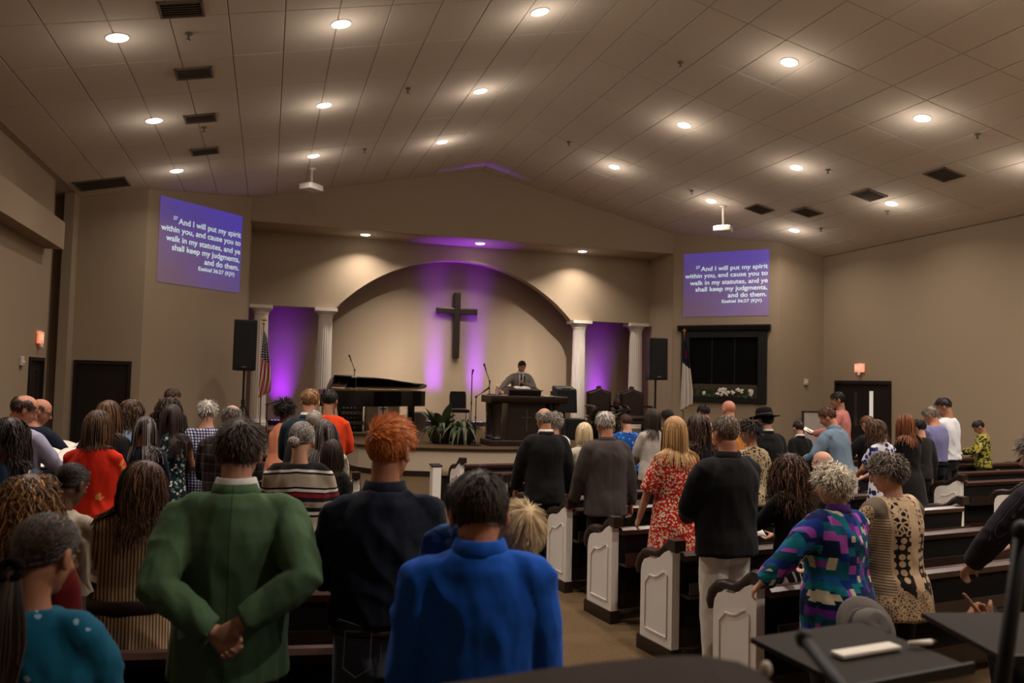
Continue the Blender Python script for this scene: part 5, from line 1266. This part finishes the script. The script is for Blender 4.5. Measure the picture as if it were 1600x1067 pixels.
add('boy', 'small boy with pale blond hair resting on the shoulder of the man in blue', .0, 2.86, 1.085, 184, z=.45, b=.5, depth=.8, tone='fair', hs=1.13, hair=hs_(short, len=.095, n=2200, seg=6, mess=.14, lift=.06, w=.0034, gc=.1, thick=.01, vol=1.09, cap=1.06, nape=-.085), haircol=(186, 156, 112), haircol2=(236, 214, 172), head=(44, 0, -24), lean=14, headfeat=False, top=JK(C('dark_denim', (26, 30, 42)), .62), bottom=trou, armL='clasp', armR='clasp')
add('print', 'child in a blue patterned shirt leaning on the left side of the man in blue', -.14, 2.86, 1.17, 186, z=.45, b=.95, tone='fair', hs=1.05, headfeat=False, hair=short, haircol=DB, head=(44, 0, 14), lean=12, top=SH(C('blue_print', blue_kid), .7), bottom=trou, armL='clasp', armR='clasp')
add('tan', 'woman in a striped tan dress with a dark belt and long wavy brown hair', -1.79, 3.86, 1.535, 6, sex='f', b=1.06, tone='tan', hair=hs_(wavy, len=.36, n=1700), haircol=(56, 36, 24), haircol2=(120, 78, 46), head=(20, -58, 0), top=DR(C('tan_stripe', tan_stripes), .4, loose=.02, sleeve=.62, bell=.25), belt=(plain('belt_dark', (36, 22, 18), .5), .985, .04), armR='front', armL='front')
add('bun', 'girl with a dark hair bun in a white cardigan at the left', -2.18, 3.95, 1.50, 5, sex='f', b=.95, tone='dark', hair=dict(len=.1, n=1300, seg=6, w=.006, lift=.05, gather=(-.03, -.115, -.02), bun=.038, cap=1.05, vol=1.06, mess=.04, tie=plain('scrunchie', (120, 108, 92), .9)), haircol=(24, 18, 17), haircol2=(60, 46, 40), head=(22, -22, 0), top=SH(cream, .80), bottom=('skirt', dk), armR='front', armL='front')
add('denim', 'dark haired woman in a denim shirt at the far left edge of the picture', -2.99, 4.78, 1.67, 0, sex='f', tone='tan', hair=hs_(wavy, len=.34), haircol=(30, 22, 20), haircol2=(60, 44, 38), head=(18, 14, 0), top=SH(C('denim', (50, 72, 96)), .84), bottom=trou)
add('striped', 'grey haired woman with a low bun in a black, white and red striped knit sweater', -1.32, 5.05, 1.67, 8, sex='f', b=1.2, tone='fair', hair=dict(len=.1, n=1300, seg=6, w=.006, lift=.05, gather=(-.02, -.115, -.05), bun=.034, cap=1.06, vol=1.08, mess=.05), haircol=(106, 100, 96), haircol2=(170, 162, 154), head=(20, -6, 0), top=SH(C('knit_stripe', knit_stripes), .80, sr=1.15, ease=.026), bottom=('skirt', dk), armR='front', armL='front')
add('red', 'woman with a brown bob in an orange red dress with embroidered flowers', -2.98, 5.75, 1.68, 4, sex='f', b=1.12, hair=hs_(bob, len=.22, n=1700), haircol=(56, 38, 26), haircol2=(104, 72, 48), head=(18, -12, 0), top=DR(C('red_flower', red_flower), .36, loose=.035, sleeve=.98), armR='front', armL='front')
add('lavender', 'balding man in a pale lavender shirt at the left edge looking down', -4.04, 6.55, 1.74, -10, tone='ruddy', hair=hs_(sparse, bald=.55), haircol=(60, 44, 34), head=(28, -42, 0), top=SH(C('lavender', (150, 146, 168))), bottom=trou, armR='book', armL='book', b=1.05)
add('brown', 'woman with light brown hair in dark clothes behind the orange red dress', -3.36, 6.65, 1.72, 4, sex='f', hair=hs_(bob, len=.26), haircol=(70, 48, 32), haircol2=(116, 82, 54), head=(15, -10, 0), top=SH(dk, .84), bottom=('skirt', dk))
add('crown', 'woman with long dark hair greying at the crown in a dark navy top', -3.07, 6.70, 1.59, 6, sex='f', hair=hs_(long_, len=.4), haircol=(50, 42, 40), haircol2=(150, 142, 138), head=(18, -8, 0), top=SH(navy, .82), bottom=('skirt', dk), armR='front', armL='front')
add('plaid', 'grey haired man in a dark plaid shirt half hidden by the green blazer', -2.39, 6.81, 1.69, 8, b=1.1, hair=hs_(sparse, bald=.35, len=.03), haircol=(92, 84, 76), haircol2=(160, 150, 140), head=(22, -14, 0), top=SH(C('plaid', plaid), .84, sr=1.15), bottom=trou, armR='front', armL='front')
add('cream', 'woman with long straight dark grey hair in a cream sweater', -1.61, 6.93, 1.59, 6, sex='f', b=1.05, hair=hs_(long_, len=.42, n=1600), haircol=(72, 66, 64), haircol2=(120, 112, 106), head=(16, 6, 0), top=SH(cream, .82, sr=1.15), bottom=('skirt', dk), armR='front', armL='front')
add('kid', 'small dark haired child beside the woman in the cream sweater', -1.46, 6.60, 1.44, 8, sex='f', b=.8, hs=1.1, hair=bob, haircol=DB, head=(15, 0, 0), top=SH(dk, .8), bottom=trou)
add('navy', 'bald man with glasses in a navy jacket looking down at a book', -4.43, 7.45, 1.68, -14, tone='ruddy', hair=hs_(sparse, bald=.8, len=.02), haircol=(84, 64, 50), head=(24, -46, 0), glasses=True, top=JK(navy), bottom=trou, armR='book', armL='book', b=1.15)
add('wavyg', 'girl with wavy brown hair and a pale blue scarf before the dark doorway', -3.63, 7.58, 1.70, -4, sex='f', hair=hs_(wavy, len=.24), haircol=(60, 42, 30), haircol2=(110, 80, 54), head=(20, -30, 0), top=SH(C('pale_blue', (120, 138, 164)), .84), bottom=trou)
add('dcurly', 'woman with thick dark curly hair in front of the left end wall', -3.34, 7.78, 1.73, 0, sex='f', hair=hs_(curly, len=.3), haircol=(38, 26, 20), haircol2=(70, 50, 38), head=(14, -8, 0), top=SH(blk, .84), bottom=trou)
add('floral', 'woman with long straight dark hair in a sleeveless dark floral dress', -3.14, 7.40, 1.67, 4, sex='f', tone='tan', b=1.0, hair=hs_(long_, len=.46, n=1700), haircol=(34, 24, 22), haircol2=(66, 48, 42), head=(14, -8, 0), top=DR(C('floral_dark', floral_dark), .36), sleeveless=True, armR='front', armL='front')
add('gingham', 'white haired man in a navy and white gingham shirt', -2.91, 7.69, 1.70, 6, b=1.1, hair=hs_(short, len=.055, mess=.3, lift=.4), haircol=(176, 168, 158), haircol2=(214, 206, 196), head=(18, 10, 0), top=SH(C('gingham', gingham), .84, sr=1.15), bottom=trou, armR='front', armL='front')
add('suit', 'man with a fair crew cut in a dark teal suit before the piano', -1.97, 7.84, 1.83, 6, b=1.08, tone='fair', hair=hs_(crop, topl=1.5), haircol=(128, 90, 56), haircol2=(176, 128, 82), head=(16, -4, 0), top=JK(C('teal_suit', (26, 42, 50)), .80, sr=1.15), bottom=('trousers', C('teal_suit', (26, 42, 50))), collar=(C('teal_suit', (26, 42, 50)), .02, whitec, .018), armR='front', armL='front')
add('graym', 'man with close cropped grey hair between the teal suit and the long grey hair', -1.86, 7.55, 1.63, 6, tone='ruddy', hair=hs_(crop, len=.015), haircol=(140, 130, 122), haircol2=(180, 170, 160), head=(18, -10, 0), top=SH(dk, .84), bottom=trou)
add('orange', 'man in an orange shirt behind the man in the teal suit', -2.0, 8.78, 1.81, 4, tone='tan', hair=hs_(crop, len=.018), haircol=BK, head=(18, -14, 0), top=SH(C('orange', (206, 62, 24)), .86), bottom=trou, armR='front', armL='front')
add('peach', 'woman with a dark afro in a sleeveless peach dress', -2.73, 9.65, 1.70, 4, sex='f', tone='dark', b=1.08, hair=afro, haircol=(24, 17, 15), haircol2=(40, 28, 24), head=(14, 0, 0), top=DR(C('peach', (196, 122, 92)), .34, loose=.03), sleeveless=True, armR='front', armL='front')
add('wallm', 'man with short brown hair standing far back by the left end wall', -4.25, 9.95, 1.76, -8, tone='fair', hair=crop, haircol=(60, 42, 30), head=(20, -24, 0), top=SH(dk, .86), bottom=trou)

# ------------------------------------------------ centre block
add('R1', 'elderly man with thin grey hair in a black suit', .36, 8.10, 1.69, 22, b=1.14, tone='ruddy', hair=hs_(sparse, bald=.45, len=.03, n=1800), haircol=(128, 118, 108), haircol2=(180, 170, 160), head=(14, 6, 0), top=JK(C('black_suit', (20, 18, 18), seam='centre'), .76, sr=1.2), bottom=trou, collar=(C('black_suit', (20, 18, 18)), .02, whitec, .018), armL=((-.25, .22, .82), (-1, -.6, 0), (.6, .1, -.6)))
add('R2', 'grey haired woman in a white blouse beyond the elderly man in the black suit', .52, 9.24, 1.62, 22, sex='f', hair=hs_(perm, len=.06), haircol=(120, 112, 104), haircol2=(170, 162, 152), head=(16, -8, 0), top=SH(whitec, .86), bottom=('skirt', dk), armR='front', armL='front')
add('R3', 'woman with a smooth pale blond bob in a beige jacket', .78, 8.33, 1.55, 24, sex='f', hair=hs_(bob, len=.2, n=1900, curl=None), haircol=(186, 164, 124), haircol2=(220, 202, 168), head=(14, -12, 0), top=JK(cream, .84), bottom=('skirt', dk), armR='front', armL='front')
add('R4', 'white haired man in a dark grey jacket standing tall in the centre block', .90, 7.45, 1.70, 24, b=1.14, tone='ruddy', hair=hs_(short, len=.045, mess=.14, lift=.2, nape=-.055), haircol=(158, 150, 142), haircol2=(206, 198, 188), head=(14, 4, 0), top=JK(C('grey_suit', (66, 58, 56), seam='centre'), .76, sr=1.2), bottom=trou, collar=(C('grey_suit', (66, 58, 56)), .02), armL=((-.26, .18, .82), (-1, -.6, 0), (.6, .1, -.6)))
add('R5', 'person with brown hair in a bright blue floral shirt beyond the white haired man', 1.58, 10.78, 1.55, 24, hair=short, haircol=(70, 46, 32), head=(24, 0, 0), top=SH(C('blue_flower', blue_flower), .86, sr=1.2), bottom=trou, b=1.15)
add('R6', 'woman with long dark hair in a pale grey top', 1.77, 9.82, 1.67, 24, sex='f', hair=hs_(long_, len=.34), haircol=(44, 33, 28), haircol2=(80, 62, 52), head=(14, 8, 0), top=SH(C('pale_grey', (170, 160, 150)), .82, sr=1.2), bottom=('skirt', dk), armR='front', armL='front', b=1.08)
add('R7', 'dark haired man in a white shirt behind the blond woman in the red print dress', 2.20, 11.10, 1.61, 24, hair=hs_(short, len=.055, mess=.3), haircol=BK, tone='tan', head=(26, -10, 0), top=SH(whitec, .86), bottom=trou)
add('R8', 'woman with long blond hair in a red and cream print dress', 1.34, 6.44, 1.71, 25, sex='f', b=1.12, hair=hs_(long_, len=.34, n=2000, part=None, cap=1.1), haircol=(150, 112, 70), haircol2=(208, 172, 118), head=(12, 0, 0), top=DR(C('red_print', red_print), .34, sleeve=.56, bell=.35, loose=.02, sr=1.15), armL=((-.26, .16, .86), (-1, -.6, 0), (.6, .1, -.6)))
add('R9', 'woman with dark curly brown hair in a dark top behind the black jacket', 1.84, 7.75, 1.69, 25, sex='f', hair=hs_(wavy, len=.34), haircol=(48, 33, 26), haircol2=(88, 62, 46), head=(12, 0, 0), top=SH(blk, .84), bottom=trou)
add('R10', 'young man with short black hair in a tan and camouflage shirt', 2.77, 11.34, 1.69, 25, tone='tan', hair=hs_(short, len=.03, nape=-.02), haircol=BK, head=(22, 0, 0), top=SH(C('tan_camo', tan_camo), .86), bottom=trou, b=1.05)
add('R11', 'bald man in an orange yellow shirt below the black frame', 2.83, 10.31, 1.77, 25, tone='ruddy', hair=None, head=(10, 0, 0), top=SH(C('amber', (192, 122, 58)), .86), bottom=trou, b=1.06, collar=(C('amber', (192, 122, 58)), .03))
add('R12', 'broad man with cropped grey hair in a black jacket and light trousers at the aisle', 1.47, 5.42, 1.76, 25, b=1.22, tone='ruddy', hair=hs_(crop, len=.02, n=2000), haircol=(92, 76, 62), haircol2=(150, 132, 114), head=(8, 0, 0), top=JK(C('black_jacket', (18, 17, 18), seam='yoke'), .83, sr=1.2, fold=.016), bottom=('trousers', C('light_trousers', (204, 196, 184), fold=.6)), collar=(C('black_jacket', (18, 17, 18)), .026), armR='front', armL='front', shoe=(60, 40, 28))
add('R13', 'woman with pinned up curls in a leopard print blouse, face turned left', 2.42, 8.00, 1.64, 25, sex='f', hair=hs_(perm, len=.09, gather=None, nape=-.02), haircol=(40, 30, 25), head=(8, 62, 0), top=SH(C('leopard', leopard), .84), bottom=trou)
add('R14', 'man in a black wide brimmed hat and black suit', 2.99, 9.33, 1.71, 25, b=1.15, hair=short, haircol=BK, head=(10, 0, 0), hat=plain('hat_felt', (16, 15, 16), .9, .1), top=JK(blk, .78, sr=1.2), bottom=trou, collar=(blk, .02, whitec, .018))
add('R15', 'boy in a dark suit standing before the right corner', 4.12, 11.37, 1.49, 22, b=.9, hair=crop, haircol=DB, head=(18, -10, 0), top=JK(blk, .78), bottom=trou, collar=(blk, .02, whitec, .018))
add('R16', 'woman with long curly brown hair in a black top and striped skirt', 2.0, 5.60, 1.51, 27, sex='f', b=.98, tone='fair', hair=hs_(curly, len=.42, n=2200), haircol=(54, 36, 26), haircol2=(112, 78, 54), head=(24, 22, 0), top=SH(blk, .94, sr=1.1), bottom=('skirt', C('skirt_stripe', skirt_stripe), .5), armR='front', armL='book')
add('R17', 'bald elderly man seated in a pew, only his head showing', 3.11, 7.92, 1.34, 25, seat=True, tone='fair', hair=hs_(sparse, bald=.9, len=.02), haircol=(150, 136, 120), head=(6, 10, 0), top=SH(dk, .92), bottom=trou)
add('R18', 'white haired woman in a purple and teal patchwork shirt at a pew end', 1.84, 4.50, 1.545, 22, sex='f', b=1.2, depth=1.05, tone='fair', hair=hs_(perm, len=.07, n=1900, w=.005), haircol=(188, 176, 156), haircol2=(232, 222, 204), head=(10, 30, 0), top=SH(C('patchwork', patchwork), .60, flare=.02, ease=.03, sr=1.25, loose=.02), bottom=trou, armL=((-.50, .16, .97), (-.6, -.8, -.2), (.1, .1, -1)), armR='front', curl=.55, collar=(C('purple_collar', (70, 40, 110)), .028))
add('R28', 'elderly woman with short grey hair in a beige crochet lace kimono', 2.27, 4.75, 1.60, 27, sex='f', b=1.24, depth=1.08, tone='fair', hair=hs_(perm, len=.05, n=1900, w=.005, mess=.2), haircol=(92, 80, 70), haircol2=(156, 142, 128), head=(12, 38, 0), glasses=True, top=T('kimono', C('lace', lace), hem=.72, ease=.03, flare=.10, sr=1.35, sleeve=.7, bell=.5, fold=.012, straight=.95), bottom=('trousers', blk), armR='front', armL='front')
add('R22', 'woman in a white dress with dark blue flowers, head bowed', 4.08, 8.77, 1.64, 27, sex='f', hair=hs_(wavy, len=.22), haircol=(66, 44, 30), haircol2=(110, 78, 52), head=(34, 10, 0), top=DR(C('floral_blue', floral_blue), .34, sleeve=.4), armR='front', armL='front')
add('R20', 'man in a pale denim shirt leaning forward over the pews', 4.07, 9.84, 1.73, 40, b=1.12, tone='ruddy', hair=hs_(short, len=.03), haircol=(74, 46, 30), head=(24, 20, 0), lean=10, top=SH(C('light_denim', (98, 116, 132)), .80, sr=1.2), bottom=trou, armL=((-.26, .36, 1.02), (-.6, -.8, 0), (0, .1, -1)), armR='front', collar=(C('light_denim', (98, 116, 132)), .03))

# ------------------------------------------------ far right block
add('R19', 'tall man in a pink shirt facing left with a paper by the double door', 5.31, 12.87, 1.92, 62, b=1.1, tone='tan', hair=hs_(short, len=.035), haircol=BK, head=(14, 14, 0), top=SH(C('pink', (172, 108, 100)), .86, sr=1.15), bottom=trou, armL='book', armR='book')
add('R21', 'person with brown hair in black reading a paper before the double door', 4.84, 10.75, 1.61, 24, hair=hs_(short, len=.05), haircol=(96, 62, 40), head=(24, 0, 0), top=JK(blk, .8), bottom=trou, armR='book', armL='book', b=.95)
add('R23', 'woman with long auburn hair in a black dress', 4.88, 9.78, 1.68, 20, sex='f', hair=hs_(long_, len=.36), haircol=(92, 50, 28), haircol2=(140, 84, 48), head=(20, 24, 0), top=DR(blk, .4, sleeve=.98), armR='front', armL='front')
add('R24', 'dark haired boy between the auburn haired woman and the man in lavender', 5.66, 11.0, 1.57, 22, b=.9, hair=short, haircol=BK, head=(20, 0, 0), top=SH(dk, .84), bottom=trou)
add('R25', 'grey haired man in a lavender blue shirt with folded hands', 5.95, 11.22, 1.75, 32, b=1.22, tone='ruddy', hair=hs_(short, len=.05, mess=.22), haircol=(112, 100, 88), haircol2=(160, 148, 134), head=(22, 14, 0), top=SH(C('lavender_blue', (104, 104, 142)), .96, sr=1.2), bottom=('trousers', blk), armL='front', armR='front', belt=(blackc_m, .945, .02, .022))
add('R26', 'tall dark haired man in a white shirt behind the man in lavender blue', 6.32, 11.55, 1.87, 36, tone='tan', hair=hs_(crop, len=.025, nape=-.03), haircol=BK, head=(24, 24, 0), top=SH(C('bright_white', (200, 200, 204)), .9), bottom=trou, armL='front', armR='front', b=1.05)
add('R27', 'boy in a yellow and black patterned shirt at the far right, looking down', 7.71, 13.04, 1.50, 62, b=1.0, tone='tan', hair=hs_(crop, len=.03), haircol=BK, head=(38, 10, 0), top=SH(C('camo', camo), .84, sr=1.15), bottom=trou, armL='book', armR='book')
add('R29', 'grey haired person in a dark pinstripe jacket cut by the right edge of the picture', 3.10, 4.62, 1.74, 20, b=1.15, hair=hs_(perm, len=.06), haircol=(100, 92, 84), haircol2=(160, 150, 140), head=(14, 20, 0), top=JK(C('pinstripe', pinstripe), .74, sr=1.25), bottom=('trousers', blk), armL=((-.24, .30, .95), (-.8, -.6, 0), (.2, .2, -1)), armR='front')
add('R30', 'seated musician in black with one finger raised, at the lower right edge', 2.25, 3.2, 1.30, 60, seat=True, b=1.0, tone='tan', hair=short, haircol=DB, head=(5, 10, 0), top=SH(blk, .92), bottom=trou, armL=((-.42, .30, 1.53), (-.3, -.2, -1), (.6, -.6, .3)), armR=((.1, .30, 1.40), (.9, -.3, -.6), (-.6, 0, .6)), curl=1.2, point=-1)
# the speaker at the pulpit faces the hall
px, py, _ = W(5.5, 17.25)
add('preacher', 'man in a grey suit and dark tie at the pulpit holding a microphone', px, py, 1.84, 184, z=STZ, tone='ruddy', b=1.02, hair=hs_(crop, len=.02, topl=1.2, lift=.1, mess=.1), haircol=BK, head=(22, 14, 0), headfeat=True, lean=6, near=.55, top=JK(C('grey_jacket', (112, 106, 100)), .8, sr=1.1), bottom=('trousers', C('grey_jacket', (112, 106, 100))), collar=(C('grey_jacket', (112, 106, 100)), .016, whitec, .02), armR=((.46, .42, 1.10), (.7, -.7, -.2), (-.1, .3, -1)), armL=((-.05, .26, 1.24), (-.9, -.2, -.6), (.4, .3, .3)), curl=1.0)
flush_people()

# shirt front and tie of the speaker
pr, pi = P['preacher']; k = pi['k']
def pf(x, y, z):
    ln = math.radians(6); t = z-.9; return np.array([x, y+t*math.sin(ln), .9+t*math.cos(ln)])*k
g = G(); q = [pf(-.055, .136, 1.44), pf(.055, .136, 1.44), pf(.03, .168, 1.12), pf(-.03, .168, 1.12), pf(-.055, .09, 1.44), pf(.055, .09, 1.44), pf(.03, .1, 1.12), pf(-.03, .1, 1.12)]
g.add(q, [(0,1,2,3),(7,6,5,4),(0,4,5,1),(1,5,6,2),(2,6,7,3),(3,7,4,0)]); g.build('shirt_front', whitec, pr)
g = G(); g.tube([pf(0, .135, 1.455), pf(0, .148, 1.43), pf(0, .165, 1.30), pf(0, .18, 1.14), pf(0, .178, 1.08)], [(.02, .012), (.014, .012), (.026, .008), (.032, .008), (.006, .006)], 10); g.build('tie', C('tie', (22, 22, 26)), pr, True)
# things people hold
def held(key, side, name, label, cat, build, dz=.05, dy=.05):
    r, i = P[key]; a = i['arms']
    p = (a[1]+a[-1])/2 if side == 0 else a[side]
    o = empty(name, at_local(r, p+np.array([0, dy, dz])), r.rotation_euler[2], label, cat); build(o); return o
def mic_b(o):
    g = G(); g.tube([(0, 0, -.12), (0, 0, .03)], [.012, .017], 10); g.build('handle', black_m, o, True); g = G(); g.ell((0, 0, .055), (.026, .026, .03)); g.build('grille', plain('mic_grille', (52, 52, 56), .4, .5, metal=.6), o, True); o.rotation_euler = (-.5, 0, o.rotation_euler[2])
held('preacher', -1, 'hand_microphone', 'black hand microphone held up by the man at the pulpit', 'microphone', mic_b, .10, .05)
def book_b(o, w=.17, h=.24, cover=None):
    for s in (-1, 1):
        g = G(); n = 7; pr = [(s*w*t, .012+.02*math.sin(t*PI)*(1-t*.4)+t*.03) for t in np.linspace(0, 1, n)]; lo = [(x, z-.018) for x, z in pr[::-1]]; g.prism(pr+lo, -h/2, h/2, axis=1); g.build('pages', paper_m, o)
    g = G(); g.prism([(-w-.006, .018), (0, -.012), (w+.006, .018), (w+.006, .014), (0, -.017), (-w-.006, .014)], -h/2-.006, h/2+.006, axis=1); g.build('cover', cover or black_m, o)
    o.rotation_euler = (.55, 0, o.rotation_euler[2])
held('navy', 0, 'open_book', 'large open white book held by the bald man in navy', 'book', lambda o: book_b(o, .2, .28), .06, .08)
held('lavender', 0, 'open_book', 'open book held by the man in the lavender shirt', 'book', book_b, .05, .08)
def paper_b(o, w=.22, h=.3, tilt=.5):
    n = 8; V = []; F = []
    for i in range(n+1):
        for j in range(n+1): x = (i/n-.5)*w; y = (j/n-.5)*h; V.append((x, y, .02*math.cos(x*14)+.015*math.sin(y*9)))
    F = [(i*(n+1)+j, (i+1)*(n+1)+j, (i+1)*(n+1)+j+1, i*(n+1)+j+1) for i in range(n) for j in range(n)]
    g = G(); g.add(V, F); ob = g.build('sheet', paper_m, o, True); sd = ob.modifiers.new('s', 'SOLIDIFY'); sd.thickness = .003; o.rotation_euler = (tilt, 0, o.rotation_euler[2])
held('R19', 0, 'song_sheet', 'white sheet held out by the tall man in pink', 'paper', lambda o: paper_b(o, .34, .3, .3), .06, .12)
held('R21', 0, 'song_sheet', 'pale sheet held by the brown haired person in black', 'paper', lambda o: paper_b(o, .24, .28, .6), .1, .1)
held('R16', -1, 'song_sheet', 'white folded sheet held by the woman with curly brown hair', 'paper', lambda o: paper_b(o, .24, .3, .7), .02, .08)
held('R27', 0, 'open_book', 'open white book held by the boy in the yellow and black shirt', 'book', lambda o: book_b(o, .22, .3), .03, .14)
held('gingham', 0, 'song_sheet', 'small white sheet held by the man in the gingham shirt', 'paper', lambda o: paper_b(o, .2, .26, .5), .06, .08)

# ================================================================== FOREGROUND
def stand_desk(x, y, z, rz, tilt, w, d, label, lab2):
    o = empty('music_stand', (x, y, 0), rz, label, 'music stand', 'black music stands in the foreground')
    R = Matrix.Rotation(tilt, 3, 'X'); g = G(); g.bb((-w/2, -d/2, -.006), (w/2, d/2, .006)); q = G(); q.add(g.arr()@np.array(R).T+np.array([0, 0, z]), g.f); q.build('desk', grey_m if False else plain('stand_black', (50, 44, 41), .85, .2), o)
    g = G(); g.bb((-w/2, -d/2-.005, -.006), (w/2, -d/2+.002, .018)); q = G(); q.add(g.arr()@np.array(R).T+np.array([0, 0, z]), g.f); q.build('ledge', black_m, o)
    g = G(); g.cyl((0, 0, .1), (0, 0, z-.01), .014); g.cyl((0, 0, .6), (0, 0, .68), .022); g.build('pole', black_m, o)
    for k in range(3):
        a = k*2*PI/3+.5; g = G(); g.tube([(0, 0, .28), (.3*math.cos(a), .3*math.sin(a), .012)], .01, 8); g.build('leg', black_m, o)
    return o
stand_desk(.785, 1.80, 1.362, .433, .04, .345, .30, 'black music stand holding a white strip, nearest the lower right', '')
stand_desk(1.285, 1.86, 1.395, .1, .04, .50, .30, 'black music stand cut by the right edge of the picture', '')
o = empty('white_strip', (.80, 1.79, 1.370), .43, 'white folded paper strip lying on the nearest music stand', 'paper'); g = G(); g.bb((-.09, -.018, 0), (.09, .018, .010)); g.build('strip', paper_m, o, bevel=.003)
o = empty('white_pen', (.945, 1.84, 1.379), .3, 'short white pen lying at the edge of the nearest music stand', 'pen'); g = G(); g.cyl((-.03, 0, .0), (.03, 0, .0), .006); g.build('barrel', paper_m, o, True); g = G(); g.cyl((.03, 0, 0), (.045, 0, 0), .005, .002); g.build('tip', steel_m, o, True)
o = empty('white_sheet', (1.27, 1.86, 1.402), .1, 'white sheet lying on the music stand at the right edge', 'paper'); g = G(); g.bb((-.05, -.03, 0), (.12, .03, .004)); g.build('sheet', paper_m, o)
def mic_boom(pts, r, label):
    o = empty('microphone_boom', (pts[0][0], pts[0][1], 0), 0, label, 'stand'); b = np.array([pts[0][0], pts[0][1], 0.0])
    P3 = [np.array(p)-b for p in pts]; g = G(); g.tube(P3, r, 10); g.build('boom_arm', black_m, o, True)
    g = G(); g.lathe([(.13, 0), (.13, .015), (.02, .03)], P3[-1]*np.array([1, 1, 0]), n=18); g.build('base', black_m, o)
    g = G(); g.cyl(P3[-1]*np.array([1, 1, 0]), P3[-1], r*.9); g.build('pole', black_m, o, True)
    g = G(); g.ell(P3[0], (r*1.35, r*1.35, r*1.6)); g.build('clip', black_m, o, True)
mic_boom([(.443, 1.2, 1.579), (.455, 1.1, 1.55), (.50, .85, 1.45)], .009, 'black boom arm slanting in front of the nearest music stand')
mic_boom([(.897, 1.4, 1.71), (.86, 1.4, 1.45), (.83, 1.39, 1.25)], .0125, 'thick black stand pole at the right edge in front of the music stands')
# padded case top along the lower edge
o = empty('equipment_case', (.10, 1.2, 0), 0, 'large dark rounded equipment case filling the bottom edge', 'case')
pr = [(-.75, 1.44), (-.45, 1.462), (-.30, 1.475), (-.14, 1.489), (-.08, 1.502), (-.007, 1.514), (.06, 1.526), (.135, 1.537), (.20, 1.545), (.258, 1.550), (.296, 1.5505), (.345, 1.543), (.378, 1.529), (.40, 1.508), (.41, 1.48), (.41, .55), (-.75, .55)]
pr = [(x-.10, z+.003) for x, z in pr]; g = G()
g.prism(pr[::-1], -.25, .0, axis=1); g.build('case_body', plain('case_fabric', (60, 52, 48), .95, .1, bump=.3, bscale=180), o, bevel=.008)
g = G(); g.bb((-.8, -.22, 0), (-.74, -.03, .56)); g.build('leg', black_m, o); g = G(); g.bb((.24, -.22, 0), (.3, -.03, .56)); g.build('leg', black_m, o)
g = G(); g.ell((.285, -.01, 1.537), (.008, .008, .012)); g.build('white_knob', paper_m, o, True)
# stool with the grey hat
o = empty('stool', (1.69, 3.86, 0), .3, 'dark stool carrying the grey hat behind the nearest music stand', 'stool')
g = G(); g.lathe([(.17, .70), (.18, .72), (.17, .745), (.02, .75)], n=24); g.build('seat', black_m, o, True)
for i in range(4):
    a = i*PI/2+.6; g = G(); g.tube([(.12*math.cos(a), .12*math.sin(a), .71), (.19*math.cos(a), .19*math.sin(a), 0)], .016, 8); g.build('leg', dark_m, o)
o = empty('hat', (1.69, 3.80, .83), 0, 'grey felt hat tipped on its side with the brim upright, behind the nearest music stand', 'hat')
felt = plain('grey_felt', (96, 90, 86), .95, .1, bump=.1, bscale=200)
g = G(); g.lathe([(.125, -.002), (.145, .008), (.147, .013), (.1, .006), (.086, .01), (.085, .014), (.08, .07), (.066, .115), (.04, .125), (.0, .112)], n=32); g.build('hat_body', felt, o, True)
g = G(); g.lathe([(.0865, .016), (.0875, .03), (.0855, .04), (.083, .03)], n=32); g.build('hat_band', plain('band_grey', (52, 48, 46), .8), o, True)
o.rotation_euler = (math.radians(62), math.radians(6), .1)
